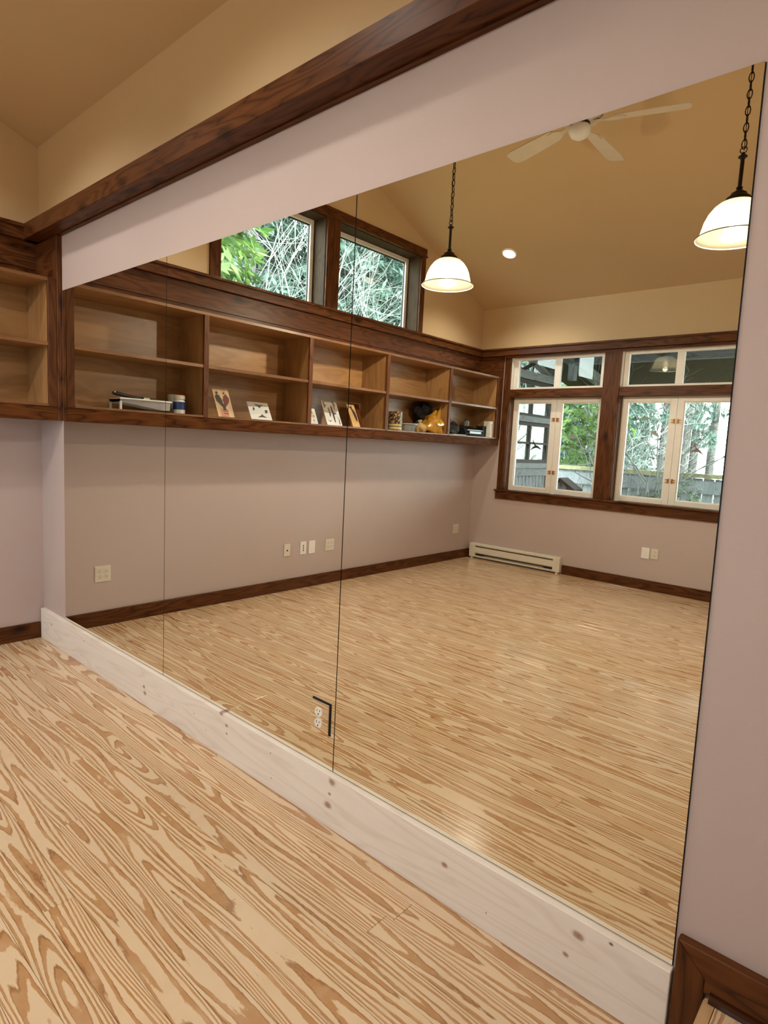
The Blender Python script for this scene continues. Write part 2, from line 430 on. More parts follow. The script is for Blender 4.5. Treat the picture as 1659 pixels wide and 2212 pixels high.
# ---- landing (one step up) at the right end of the mirror wall
lz = 0.19
LIGHTEDGE = plywood('landing_nosing', 1, (0.50, 0.30, 0.14), (0.62, 0.42, 0.24), 0.4)
bm = bmesh.new(); box(bm, 4.03, XR, -0.021, -2.4, 0.0, lz-0.022)
landing = struct(mk('floor_landing', bm, DK[1]), 'raised pine landing at the lower right corner beside the mirrors', 'floor')
x = 4.034
while x < XR-0.03:
    bm = bmesh.new(); box(bm, x+0.0005, min(x+0.095, XR)-0.0005, -0.021, -2.4, lz-0.021, lz)
    mk('plank', bm, FLOORY, landing, bevel=0.0012, center=True); x += 0.095
bm = bmesh.new(); prism(bm, [(4.012, lz-0.02), (4.008, lz-0.010), (4.012, lz-0.001), (4.033, lz), (4.033, lz-0.022)], 1, -0.021, -2.4)
mk('nosing', bm, LIGHTEDGE, landing)
t7 = struct(thing('trim_7', None, None), 'mitred dark casing at the step beside the right mirror', 'trim')
bm = bmesh.new(); prism(bm, [(3.944, 0.0), (4.006, 0.0), (4.006, 0.228), (3.944, 0.290)], 1, 0.006, -0.020); mk('side_casing', bm, DK[2], t7, bevel=0.002, center=True)
bm = bmesh.new(); prism(bm, [(3.9445, 0.2905), (4.0065, 0.2285), (4.0065, 0.196), (XR, 0.196), (XR, 0.2905)], 1, 0.006, -0.0205); mk('head_casing', bm, DK[0], t7, bevel=0.002, center=True)
bm = bmesh.new(); prism(bm, [(-0.0215, lz+0.001), (-0.036, lz+0.001), (-0.034, lz+0.010), (-0.029, lz+0.016), (-0.0215, lz+0.018)], 0, 4.02, XR)
mk('shoe_moulding', bm, stained('shoe_cedar', 0, (0.01, 0.004, 0.002), (0.035, 0.011, 0.004), (0.05, 0.016, 0.006), 0.12), t7, smooth=False)

# ---- windows of the window wall
def frame_rect(bm, x0, x1, z0, z1, y0, y1, l, r, b, t):
    box(bm, x0, x0+l, y0, y1, z0, z1); box(bm, x1-r, x1, y0, y1, z0, z1)
    box(bm, x0+l, x1-r, y0, y1, z0, z0+b); box(bm, x0+l, x1-r, y0, y1, z1-t, z1)
wnames = ['left paned window in the window wall, next to the bookcase, showing the porch and shrubs', 'second window from the bookcase, showing bare branches and sky', 'window nearest the end wall, third from the bookcase']
t5 = struct(thing('trim_5', None, None), 'dark cedar casing boards around the three windows', 'trim')
yF = -D+0.018
bx('head_casing', DK[0], t5, 0.36, 4.285, -D, yF, 2.468, LEDGE0)
bx('side_casing', DK[2], t5, 0.362, WX[0][0], -D, yF, 0.895, 2.468, bevel=0.002)
bx('side_casing', DK[2], t5, WX[2][1], 4.285, -D, yF, 0.895, 2.468, bevel=0.002)
for i in (0, 1): bx('mullion_casing', DK[2], t5, WX[i][1], WX[i+1][0], -D, yF, 0.895, 2.468, bevel=0.002)
bx('stool', DK[0], t5, 0.335, 4.31, -D-0.10, -D+0.040, 0.878, 0.895, bevel=0.003)
bx('apron', DK[0], t5, 0.350, 4.295, -D, -D+0.020, 0.783, 0.878, bevel=0.002)
for i, (x0, x1) in enumerate(WX):
    bx('transom_rail', DK[0], t5, x0, x1, -D+0.008, -D-0.14, 2.010, 2.100)
    # jamb linings
    bx('jamb', DK[2], t5, x0-0.001, x0+0.006, -D, -D-0.14, 0.896, 2.009); bx('jamb', DK[2], t5, x1-0.006, x1+0.001, -D, -D-0.14, 0.896, 2.009)
    bx('jamb', WHITE, t5, x0-0.001, x0+0.006, -D-0.012, -D-0.14, 2.101, 2.477); bx('jamb', WHITE, t5, x1-0.006, x1+0.001, -D-0.012, -D-0.14, 2.101, 2.477)
    W = struct(thing('window_%d' % (i+1), None, None), wnames[i], 'window')
    ys, ye = -D-0.098, -D-0.135
    xm = (x0+x1)/2; a0, a1 = x0+0.007, x1-0.007
    for k, (p, q) in enumerate(((a0, xm-0.001), (xm+0.001, a1))):
        bm = bmesh.new()
        l, r = (0.055, 0.062) if k == 0 else (0.062, 0.055)
        frame_rect(bm, p, q, 0.897, 2.008, ys, ye, l, r, 0.050, 0.058)
        s = mk('casement_sash', bm, WHITE, W, bevel=0.003)
        bm = bmesh.new(); frame_rect(bm, p+l, q-r, 0.947, 1.950, ys-0.010, ye, 0.010, 0.010, 0.010, 0.010)
        mk('glazing_bead', bm, WHITE, s)
        bx('pane', GLASS, s, p+l+0.008, q-r-0.008, ys-0.020, ys-0.024, 0.956, 1.942)
        for hz in (1.145, 1.755):
            bm = bmesh.new()
            hx = q-0.018 if k == 0 else p+0.018
            d = -1 if k == 0 else 1
            box(bm, hx-0.011, hx+0.011, ys, ys+0.004, hz-0.022, hz+0.022)
            tube(bm, [(hx, ys+0.006, hz-0.022), (hx, ys+0.006, hz+0.022)], 0.006, 8)
            box(bm, hx, hx+d*0.028, ys+0.003, ys+0.010, hz+0.008, hz+0.016)
            box(bm, hx, hx+d*0.028, ys+0.003, ys+0.010, hz-0.016, hz-0.008)
            mk('hinge', bm, BRASS, s)
    ys, ye = -D-0.055, -D-0.090
    bm = bmesh.new(); frame_rect(bm, a0, a1, 2.101, 2.477, ys, ye, 0.052, 0.052, 0.026, 0.036)
    box(bm, xm-0.036, xm+0.036, ys, ye, 2.127, 2.441)
    s = mk('transom_sash', bm, WHITE, W, bevel=0.002)
    bx('pane', GLASS, s, a0+0.052, xm-0.036, ys-0.016, ys-0.020, 2.127, 2.441)
    bx('pane', GLASS, s, xm+0.036, a1-0.052, ys-0.016, ys-0.020, 2.127, 2.441)

# ---- clerestory windows in the gable wall
t6 = struct(thing('trim_6', None, None), 'dark cedar casing around the two high windows', 'trim')
bx('side_casing', DK[2], t6, 0.0, 0.020, -1.199, -1.294, LEDGE1, CW[1], bevel=0.002)
bx('mullion_casing', DK[2], t6, 0.0, 0.020, -2.39, -2.55, LEDGE1, CW[1], bevel=0.002)
bx('side_casing', DK[2], t6, 0.0, 0.020, -3.75, -3.825, LEDGE1, CW[1], bevel=0.002)
bx('fillet', DK[1], t6, 0.0, 0.030, -1.185, -3.842, CW[1], CW[1]+0.012)
bx('head_casing', DK[1], t6, 0.0, 0.024, -1.192, -3.833, CW[1]+0.012, 3.470, bevel=0.002)
GREYJ = stained('grey_jamb', 2, (0.02, 0.011, 0.006), (0.050, 0.028, 0.014), (0.070, 0.040, 0.020), 0.7)
for i, (c0, c1) in enumerate(CY):
    a0, a1 = c0, c1
    W = struct(thing('window_%d' % (i+4), None, None), ['high window in the gable, nearer the mirror wall, with large leaves outside', 'high window in the gable, nearer the window wall'][i], 'window')
    bx('sill', DK[1], t6, 0.0, -0.16, -a0, -a1, CW[0]-0.002, CW[0]+0.006)
    bx('jamb', GREYJ, t6, 0.0, -0.2, -a0, -a0-0.008, CW[0]+0.006, CW[1]); bx('jamb', GREYJ, t6, 0.0, -0.2, -a1, -a1+0.008, CW[0]+0.006, CW[1])
    bx('jamb', GREYJ, t6, 0.0, -0.2, -a0-0.008, -a1+0.008, CW[1]-0.008, CW[1])
    bm = bmesh.new(); p, q, zz0, zz1 = a0+0.009, a1-0.009, CW[0]+0.007, CW[1]-0.009
    x0, x1 = -0.155, -0.20
    box(bm, x0, x1, -p, -p-0.04, zz0, zz1); box(bm, x0, x1, -q, -q+0.04, zz0, zz1); box(bm, x0, x1, -p-0.04, -q+0.04, zz0, zz0+0.04); box(bm, x0, x1, -p-0.04, -q+0.04, zz1-0.04, zz1)
    s = mk('sash', bm, WHITE, W, bevel=0.003)
    bm = bmesh.new(); p2, q2 = p+0.04, q-0.04
    box(bm, -0.178, -0.19, -p2, -p2-0.008, zz0+0.04, zz1-0.04); box(bm, -0.178, -0.19, -q2, -q2+0.008, zz0+0.04, zz1-0.04); box(bm, -0.178, -0.19, -p2-0.008, -q2+0.008, zz1-0.05, zz1-0.04)
    mk('gasket', bm, BLACK, s)
    bx('pane', GLASS, s, -0.178, -0.182, -p2, -q2, zz0+0.04, zz1-0.04)

# ================================================================== MIRRORS
MZ0, MZ1 = 0.203, 2.179
ME = [(0.371, 0.371), (1.574, 1.574), (2.781, 2.781), (3.920, 3.936)]   # (x at top, x at bottom)
MLAB = ['narrow-looking mirror panel at the far left, beside the bookcase stile', 'middle mirror panel with the outlet cut into its lower right corner', 'rightmost and nearest mirror panel, showing windows and pendant lamps']
for i in range(3):
    (ta, ba), (tb, bb_) = ME[i], ME[i+1]
    g = 0.0021
    bm = bmesh.new()
    fs = prism(bm, [(ba+g, MZ0), (bb_-g, MZ0), (tb-g, MZ1), (ta+g, MZ1)], 1, 0.0, 0.0055)
    bmesh.ops.recalc_face_normals(bm, faces=bm.faces[:])
    for f in bm.faces: f.material_index = 0 if f.normal.y < -0.9 else 1
    mp = tag(mk('mirror_panel', bm, [MIRROR, GLASSEDGE]), MLAB[i], 'mirror', 'wall mirror panels')
    bm = bmesh.new(); prism(bm, [(ba+0.0001, MZ0-0.003), (bb_-0.0001, MZ0-0.003), (tb-0.0001, MZ1), (ta+0.0001, MZ1)], 1, 0.0052, 0.0059); mk('seam_dark_sheet', bm, BLACK, mp)  # black sheet added so panel seams and the bottom gap look shaded dark

# mirrored outlet in the middle panel
ox, oz = 2.706, 0.383
o = thing('mirrored_outlet', 'white duplex outlet with a mirrored cover plate set into the middle mirror', 'outlet', (ox, 0.0, oz))
bx('cutout', BLACK, o, -0.044, 0.0555, -0.0004, -0.0012, -0.056, 0.066)
bm = bmesh.new(); box(bm, -0.0460, 0.0485, -0.0035, -0.0075, -0.0600, 0.0590)
bmesh.ops.recalc_face_normals(bm, faces=bm.faces[:])
for f in bm.faces: f.material_index = 0 if f.normal.y < -0.9 else 1
mk('cover_plate', bm, [MIRROR, plain('plate_edge', (0.45, 0.48, 0.42), 0.2)], o)
bx('spacer', BLACK, o, -0.030, 0.030, -0.0012, -0.0035, -0.045, 0.045)
def recept(parent, cx, cz, axis, front, r=0.0165, mat=None):
    """one round receptacle face with two slots and a ground hole; axis 1 faces -y, 0 faces +x, 3 faces +y"""
    def P(u, d, wv):
        if axis == 1: return (cx+u, front-d, cz+wv)
        if axis == 3: return (cx-u, front+d, cz+wv)
        return (front+d, cx+u, cz+wv)
    def pbox(bm, u0, u1, w0, w1, d0, d1):
        p, q = P(u0, d0, w0), P(u1, d1, w1); box(bm, p[0], q[0], p[1], q[1], p[2], q[2])
    pts = []
    for k in range(24):
        a = 2*math.pi*k/24; u, wv = r*math.cos(a), r*math.sin(a)
        pts.append((u, max(-r*0.82, min(r*0.82, wv))))
    bm = bmesh.new()
    va = [bm.verts.new(P(u, 0, wv)) for u, wv in pts]; vb = [bm.verts.new(P(u, 0.003, wv)) for u, wv in pts]
    bm.faces.new(va); bm.faces.new(vb)
    for k in range(24): bm.faces.new((va[k], va[(k+1) % 24], vb[(k+1) % 24], vb[k]))
    f = mk('receptacle', bm, mat or PLASTIC, parent)
    s = r/0.0165
    for (u0, u1, w0, w1) in ((-0.0075, -0.0052, 0.0005, 0.0085), (0.0052, 0.0075, 0.0015, 0.0085), (-0.0025, 0.0025, -0.0095, -0.0045)):
        bm = bmesh.new(); pbox(bm, u0*s, u1*s, w0*s, w1*s, 0.0028, 0.0034); mk('slot', bm, SLOT, f)
for dz in (0.0215, -0.0215): recept(o, -0.002, dz, 1, -0.0075, 0.0188)
bm = bmesh.new(); lathe(bm, [(0.0035, -0.0075), (0.0035, -0.0092), (0.002, -0.0096)], 12, (-0.002, 0, 0), 1); mk('screw', bm, PLASTIC, o)

# ---- wall plates on the bookcase wall and window wall
def plate_base(name, label, y=None, x=None, z=0.376, w_=0.074, h=0.116, mat=None):
    """x=None: on the left wall facing +x; else on the window wall facing +y"""
    if x is None: o = thing(name, label, 'wall plate', (0.0, y, z))
    else: o = thing(name, label, 'wall plate', (x, -D, z))
    bm = bmesh.new()
    if x is None: box(bm, 0.0, 0.007, -w_/2, w_/2, -h/2, h/2)
    else: box(bm, -w_/2, w_/2, 0.0, 0.007, -h/2, h/2)
    mk('plate', bm, mat or PLASTIC, o, bevel=0.0025)
    return o
q = plate_base('quad_outlet', 'square four-socket outlet low on the bookcase wall nearest the mirrors', y=-0.390, z=0.373, w_=0.112, mat=ALMOND)
for u in (-0.023, 0.023):
    for dz in (0.0195, -0.0195): recept(q, u, dz, 0, 0.007, mat=ALMOND)
q = plate_base('phone_jack_plate', 'almond plate with one dark jack hole, leftmost of the plate row', y=-2.050, mat=ALMOND)
bm = bmesh.new(); lathe(bm, [(0.008, 0.007), (0.008, 0.0085), (0.005, 0.0095)], 16, (0, 0, -0.004), 0); mk('jack', bm, SLOT, q)
bm = bmesh.new(); lathe(bm, [(0.003, 0.007), (0.003, 0.008)], 10, (0, 0, 0.042), 0); mk('screw', bm, ALMOND, q)
q = plate_base('cable_jack_plate', 'white plate with three stacked round jacks beside the blank plate', y=-2.242, z=0.377, h=0.122)
for dz in (0.022, 0.0, -0.022):
    bm = bmesh.new(); lathe(bm, [(0.0065, 0.007), (0.0065, 0.009), (0.004, 0.011)], 14, (0, 0, dz), 0); mk('jack', bm, SLOT, q)
for dz in (0.045, -0.045):
    bm = bmesh.new(); lathe(bm, [(0.003, 0.007), (0.003, 0.008)], 10, (0, 0, dz), 0); mk('screw', bm, PLASTIC, q)
q = plate_base('blank_plate', 'blank white plate on the bookcase wall, right of the three-jack plate', y=-2.350, z=0.377, w_=0.080, h=0.124)
q = plate_base('quad_outlet', 'square four-socket outlet right of the blank plate on the bookcase wall', y=-2.581, z=0.378, w_=0.112, mat=ALMOND)
for u in (-0.023, 0.023):
    for dz in (0.0195, -0.0195): recept(q, u, dz, 0, 0.007, mat=ALMOND)
q = plate_base('duplex_outlet', 'almond outlet plate near the far corner by the heater', y=-4.723, z=0.378, w_=0.110, mat=ALMOND)
for u in (-0.023, 0.023):
    for dz in (0.0195, -0.0195): recept(q, u, dz, 0, 0.007, mat=ALMOND)
q = plate_base('blank_plate', 'blank white plate under the windows on the window wall', x=2.184, z=0.384, w_=0.082, h=0.116)
q = plate_base('duplex_outlet', 'almond duplex outlet beside the blank plate under the windows', x=2.277, z=0.388, w_=0.072, h=0.108, mat=ALMOND)
for dz in (0.0195, -0.0195): recept(q, 0, dz, 3, 0.007, mat=ALMOND)

# ---- baseboard heater
HM = plain('heater_enamel', (0.74, 0.71, 0.63), 0.35)
h = thing('baseboard_heater', 'long cream electric baseboard heater under the window by the corner', 'heater', (0.0, -D, 0.0))
x0, x1 = 0.062, 1.283
bm = bmesh.new(); box(bm, x0+0.004, x1-0.004, 0.001, 0.018, 0.022, 0.186); mk('back_plate', bm, HM, h)
bm = bmesh.new(); prism(bm, [(0.001, 0.192), (0.062, 0.192), (0.070, 0.186), (0.070, 0.166), (0.066, 0.166), (0.060, 0.186), (0.001, 0.188)], 0, x0+0.001, x1-0.001); mk('top_cover', bm, HM, h)
bm = bmesh.new(); prism(bm, [(0.066, 0.148), (0.072, 0.146), (0.072, 0.078), (0.062, 0.068), (0.058, 0.070), (0.066, 0.080)], 0, x0+0.001, x1-0.001); mk('front_cover', bm, HM, h)
bm = bmesh.new(); prism(bm, [(0.0, 0.022), (0.066, 0.022), (0.070, 0.040), (0.066, 0.042), (0.062, 0.028), (0.0, 0.028)], 0, x0+0.001, x1-0.001); mk('bottom_lip', bm, HM, h)
for a, b in ((x0, x0+0.085), (x1-0.085, x1)):
    bx('end_cap', HM, h, a, b, 0.0, 0.0715, 0.021, 0.1925, bevel=0.004, loc=(0, 0, 0))
bm = bmesh.new(); tube(bm, [(x0+0.09, 0.036, 0.085), (x1-0.09, 0.036, 0.085)], 0.009, 10)
for i in range(90):
    xx = x0+0.10+i*(x1-x0-0.2)/89; box(bm, xx-0.0006, xx+0.0006, 0.020, 0.055, 0.055, 0.140)
mk('heating_fins', bm, plain('dark_fins', (0.06, 0.055, 0.05), 0.4, 0.5), h)
for a in (x0+0.10, x1-0.20):
    bx('foot_gap', SLOT, h, a, a+0.10, 0.050, 0.0605, 0.044, 0.066, loc=(0, 0, 0))
for a in (x0+0.02, x1-0.05): bx('foot', HM, h, a, a+0.03, 0.005, 0.060, 0.0, 0.0225)

# ================================================================== BOOKCASE
bk = thing('bookcase', 'long built-in plywood bookcase with dark edges hung along the gable wall', 'bookcase', (0.0, 0.0, 1.42))
ZB = -1.42
def bp(name, mat, *d, bevel=0.0):
    d = list(d); d[4] += ZB; d[5] += ZB
    return bx(name, mat, bk, *d, bevel=bevel)
bp('back_panel', PLY[1], 0.0, 0.012, -0.02, -D+0.02, 1.500, 2.225)
bp('bottom_shelf', PLY[1], 0.012, XS-0.018, -0.03, -4.99, 1.497, 1.520)
bp('top_panel', PLY[1], 0.012, XS-0.006, -0.03, -4.99, 2.222, 2.240)
bp('top_edge', EDGE[1], XS-0.006, XS, -0.074, -4.905, 2.222, 2.241)
bp('bottom_rail', DKR, XS-0.020, XS, -0.025, -4.99, 1.424, 1.505, bevel=0.002)
bp('bottom_edge', EDGE[1], XS-0.020, XS+0.002, -0.074, -4.905, 1.5055, 1.5205, bevel=0.002)
bp('underside', DK[1], 0.0, XS-0.020, -0.03, -4.99, 1.424, 1.434)
bp('end_panel', PLY[2], 0.012, XS-0.020, -0.026, -0.073, 1.520, 2.222)
bp('end_stile', DK[2], XS-0.020, XS, -0.0255, -0.073, 1.5055, 2.2415, bevel=0.002)
bp('end_panel', PLY[2], 0.012, XS-0.020, -4.905, -5.012, 1.520, 2.222)
bp('end_stile', DK[2], XS-0.020, XS, -4.906, -5.014, 1.5055, 2.2415, bevel=0.002)
dv = [0.970, 1.954, 2.930, 3.952]
for v in dv:
    dd = bp('divider', PLY[2], 0.012, XS-0.018, -v+0.010, -v-0.010, 1.520, 2.222)
    bm = bmesh.new(); box(bm, XS-0.018, XS+0.003, -v+0.020, -v-0.020, 1.5055+ZB, 2.2225+ZB)
    f = mk('divider_face', bm, DIV, dd, bevel=0.002, center=True); f.location -= dd.location
edges = [0.073] + dv + [4.905]
for a, b in zip(edges, edges[1:]):
    a2 = a if a < 0.1 else a+0.0105; b2 = b if b > 4.9 else b-0.0105
    s = bp('shelf', PLY[1], 0.012, XS-0.022, -a2, -b2, 1.858, 1.877)
    bm = bmesh.new(); box(bm, XS-0.022, XS-0.002, -a2-(0.01 if a > 0.1 else 0), -b2+(0.01 if b < 4.9 else 0), 1.855+ZB, 1.8785+ZB)
    f = mk('shelf_edge', bm, EDGE[1], s, bevel=0.002, center=True); f.location -= s.location

# ================================================================== THINGS ON THE BOOKCASE
SZ = 1.5208
# paint tray with roller
TW = plain('tray_white', (0.72, 0.76, 0.80), 0.35)
t = thing('paint_tray', 'white plastic paint tray on the bottom shelf nearest the mirrors', 'paint tray', (0.19, -0.550, SZ))
bm = bmesh.new()
L0, L1 = 0.16, -0.185
def trayrow(y, zb, wd): return [(-wd, y, 0.072), (-wd+0.012, y, zb), (wd-0.012, y, zb), (wd, y, 0.072)]
rows_ = [(L0, 0.050, 0.085), (0.06, 0.040, 0.100), (-0.06, 0.022, 0.108), (-0.13, 0.012, 0.108), (L1, 0.014, 0.100)]
vs = [[bm.verts.new(p) for p in trayrow(*r)] for r in rows_]
for a, b in zip(vs, vs[1:]):
    for k in range(3): bm.faces.new((a[k], a[k+1], b[k+1], b[k]))
bm.faces.new(vs[0]); bm.faces.new(vs[-1])
g = bmesh.ops.solidify(bm, geom=bm.faces[:], thickness=0.003)
mk('pan', bm, TW, t)
bm = bmesh.new()
rim = [(-0.09, L0+0.002, 0.073), (0.09, L0+0.002, 0.073), (0.106, 0.06, 0.073), (0.114, -0.06, 0.073), (0.114, -0.13, 0.073), (0.104, L1-0.004, 0.073), (-0.104, L1-0.004, 0.073), (-0.114, -0.13, 0.073), (-0.114, -0.06, 0.073), (-0.106, 0.06, 0.073)]
tube(bm, rim, 0.0055, 8, True); mk('rim', bm, TW, t)
for s in (-1, 1):
    bm = bmesh.new(); box(bm, s*0.074-0.008, s*0.074+0.008, L0-0.012, L0+0.002, 0.0, 0.056); mk('foot', bm, TW, t, bevel=0.002)
r = thing('paint_brush', 'black-handled paint brush resting on the white paint tray', 'brush', (0.21, -0.575, SZ+0.085))
bm = bmesh.new(); tube(bm, [(0.01, 0.21, 0.022), (0.01, 0.19, 0.020), (0.006, 0.12, 0.010), (0.0, 0.04, 0.003), (0.0, 0.0, 0.002)], [0.010, 0.014, 0.011, 0.009, 0.011], 12); mk('handle', bm, BLACK, r, smooth=True)
bm = bmesh.new(); lathe(bm, [(0.006, 0.0), (0.006, 0.002)], 12, (0.018, 0.20, 0.026), 0); mk('handle_end', bm, PLASTIC, r)
bx('ferrule', plain('tin_ferrule', (0.5, 0.5, 0.48), 0.3, 0.8), r, -0.022, 0.022, -0.04, 0.002, -0.005, 0.009, bevel=0.002, loc=(0, 0, 0))
bx('bristles', plain('dark_bristle', (0.05, 0.035, 0.02), 0.7), r, -0.020, 0.020, -0.10, -0.04, -0.004, 0.007, bevel=0.002, loc=(0, 0, 0))
# blue jar
t = thing('jar', 'blue and white jar with a white lid beside the paint tray', 'jar', (0.245, -0.826, SZ))
bm = bmesh.new(); lathe(bm, [(0.036, 0.0), (0.041, 0.004), (0.041, 0.088), (0.034, 0.098), (0.034, 0.103)], 28)
bmesh.ops.recalc_face_normals(bm, faces=bm.faces[:])
mk('body', bm, plain('jar_white', (0.70, 0.73, 0.78), 0.3), t, smooth=False)
bm = bmesh.new(); lathe(bm, [(0.0416, 0.030), (0.0419, 0.032), (0.0419, 0.082), (0.0416, 0.084)], 28, caps=False); mk('label_band', bm, plain('jar_blue', (0.018, 0.05, 0.20), 0.3, var=0.5), t)
bm = bmesh.new(); lathe(bm, [(0.038, 0.102), (0.040, 0.104), (0.040, 0.128), (0.037, 0.131)], 28)
mk('lid', bm, plain('jar_lid', (0.66, 0.65, 0.62), 0.4), t)
t = thing('paint_can', 'small white can standing behind the blue jar', 'can', (0.125, -0.850, SZ))
bm = bmesh.new(); lathe(bm, [(0.040, 0), (0.042, 0.003), (0.042, 0.125), (0.040, 0.128)], 24); mk('body', bm, plain('can_white', (0.55, 0.55, 0.53), 0.35), t)
bm = bmesh.new(); lathe(bm, [(0.044, 0.126), (0.044, 0.132), (0.038, 0.134)], 24); mk('lid', bm, plain('can_lid', (0.72, 0.73, 0.75), 0.3), t)
t = thing('red_scraper', 'red-handled tool lying on top of the white can behind the jar', 'tool', (0.135, -0.865, SZ+0.134))
bm = bmesh.new(); tube(bm, [(0, -0.075, 0.010), (0, -0.05, 0.011), (0, -0.01, 0.008), (0, 0.01, 0.007)], [0.007, 0.010, 0.009, 0.006], 10); mk('handle', bm, plain('red_handle', (0.34, 0.04, 0.025), 0.35), t, smooth=True)
bx('blade', plain('blade_steel', (0.5, 0.5, 0.5), 0.3, 0.9), t, -0.012, 0.012, 0.012, 0.06, 0.004, 0.006, loc=(0, 0, 0))

# leaning picture cards
def card(name, label, cat, y, wdt, hgt, lean, col, x=0.285, th=0.006, frame=None):
    o = thing(name, label, cat, (x, y, SZ)); o.rotation_euler = (0, -lean, 0)
    o.location.z += th*math.sin(lean)+0.0005
    bm = bmesh.new(); box(bm, -th, 0, -wdt/2, wdt/2, 0, hgt)
    mk('panel', bm, col, o, bevel=0.0008)
    return o
def motif(o, name, polys, mat, d=0.0012):
    """polys in (right as seen in the mirror, up)"""
    bm = bmesh.new()
    for p in polys: prism(bm, [(-u, z) for u, z in p], 0, 0.0002, d)
    mk(name, bm, mat, o)
INK = plain('print_dark', (0.035, 0.024, 0.018), 0.6); INKR = plain('print_maroon', (0.14, 0.025, 0.02), 0.6); INKP = plain('print_salmon', (0.52, 0.22, 0.16), 0.6)
INKG = plain('print_grey', (0.28, 0.25, 0.21), 0.6); WOODL = plywood('card_birch', 2, (0.50, 0.36, 0.21), (0.62, 0.47, 0.30), 0.6)
PAPERW = plain('card_paper', (0.62, 0.65, 0.70), 0.5); INKB = plain('print_brown', (0.12, 0.06, 0.03), 0.6)
c = card('picture_card', 'tall wooden card printed with a heart shaped by two birds', 'card', -1.196, 0.142, 0.236, 0.46, WOODL)
motif(c, 'bird_print', [[(-0.008, 0.075), (-0.055, 0.130), (-0.060, 0.165), (-0.045, 0.190), (-0.022, 0.180), (-0.004, 0.140)], [(-0.045, 0.190), (-0.050, 0.205), (-0.036, 0.212), (-0.026, 0.202), (-0.030, 0.192)]], INK)
motif(c, 'bird_print', [[(0.008, 0.075), (0.055, 0.130), (0.062, 0.160), (0.040, 0.195), (0.014, 0.175), (0.002, 0.140)], [(0.014, 0.196), (0.022, 0.212), (0.034, 0.200), (0.024, 0.190)]], INKR)
motif(c, 'stem_print', [[(-0.014, 0.055), (-0.010, 0.110), (0.010, 0.110), (0.014, 0.055)]], INK, 0.0009)
motif(c, 'lettering_print', [[(-0.040, 0.003), (-0.036, 0.070), (0.030, 0.068), (0.026, 0.003)]], INKP, 0.0007)
motif(c, 'lettering_print', [[(-0.020, 0.046), (-0.020, 0.052), (0.026, 0.050), (0.026, 0.044)], [(-0.016, 0.026), (-0.016, 0.034), (0.024, 0.032), (0.024, 0.024)]], INKR, 0.0010)
c = card('picture_card', 'wide pale card with four dark birds around its edges', 'card', -1.523, 0.204, 0.155, 0.50, PAPERW)
motif(c, 'sky_print', [[(-0.102, 0.110), (-0.102, 0.155), (0.102, 0.155), (0.102, 0.122)]], INKG, 0.0006)
motif(c, 'bird_print', [[(-0.040, 0.140), (-0.010, 0.118), (0.012, 0.102), (0.020, 0.116), (0.052, 0.134), (0.010, 0.134)], [(-0.038, 0.018), (0.006, 0.040), (0.014, 0.052), (0.022, 0.038), (0.058, 0.020), (0.010, 0.022)],
                        [(0.050, 0.060), (0.054, 0.090), (0.078, 0.090), (0.074, 0.064)]], INK)
motif(c, 'bird_print', [[(-0.064, 0.082), (-0.058, 0.106), (-0.046, 0.108), (-0.040, 0.090), (-0.046, 0.092), (-0.050, 0.078)]], INKB)
c = card('picture_card', 'small white card half hidden behind a bookcase divider', 'card', -2.10, 0.085, 0.145, 0.42, PAPERW, x=0.262)
motif(c, 'bird_print', [[(-0.030, 0.108), (-0.024, 0.124), (0.004, 0.112), (0.010, 0.102)], [(0.008, 0.060), (0.010, 0.084), (0.016, 0.084), (0.016, 0.062)], [(0.000, 0.022), (0.000, 0.042), (0.006, 0.042), (0.006, 0.024)]], INK)
motif(c, 'yellow_print', [[(-0.02, 0.06), (-0.02, 0.10), (0.012, 0.10), (0.012, 0.06)]], plain('print_yellow', (0.6, 0.42, 0.16), 0.6), 0.0006)
c = card('picture_card', 'grey and white card with several perched bird figures', 'card', -2.322, 0.184, 0.260, 0.44, PAPERW)
motif(c, 'wash_print', [[(-0.092, 0.120), (-0.092, 0.260), (0.092, 0.260), (0.092, 0.150), (0.030, 0.115)]], INKG, 0.0006)
motif(c, 'bird_print', [[(-0.078, 0.170), (-0.080, 0.220), (-0.066, 0.232), (-0.056, 0.200), (-0.040, 0.190), (-0.060, 0.180), (-0.062, 0.165)], [(0.040, 0.180), (0.034, 0.225), (0.046, 0.245), (0.058, 0.220), (0.072, 0.200), (0.060, 0.195), (0.054, 0.160), (0.044, 0.145)],
                        [(-0.032, 0.090), (-0.036, 0.160), (-0.022, 0.180), (-0.012, 0.150), (-0.014, 0.100), (-0.024, 0.078)]], INKB)
motif(c, 'bird_print', [[(0.010, 0.030), (0.000, 0.180), (0.010, 0.196), (0.022, 0.180), (0.026, 0.120), (0.056, 0.122), (0.056, 0.112), (0.026, 0.108), (0.020, 0.026)],
                        [(-0.076, 0.052), (-0.046, 0.040), (-0.020, 0.050), (-0.044, 0.030)], [(0.062, 0.010), (0.066, 0.060), (0.054, 0.090), (0.074, 0.056), (0.072, 0.012)]], INK)
c = card('picture_card', 'narrow wooden card with a black woodpecker print', 'card', -2.601, 0.098, 0.232, 0.46, plywood('card_honey', 2, (0.50, 0.30, 0.12), (0.60, 0.40, 0.19), 0.55))
motif(c, 'woodpecker_print', [[(-0.046, 0.208), (-0.022, 0.204), (-0.004, 0.214), (0.012, 0.206), (0.004, 0.196), (0.014, 0.180), (0.034, 0.150), (0.040, 0.110), (0.036, 0.070), (0.040, 0.050), (0.026, 0.072), (0.020, 0.050), (0.010, 0.095), (0.000, 0.140), (-0.008, 0.180), (-0.018, 0.194)]], INK)
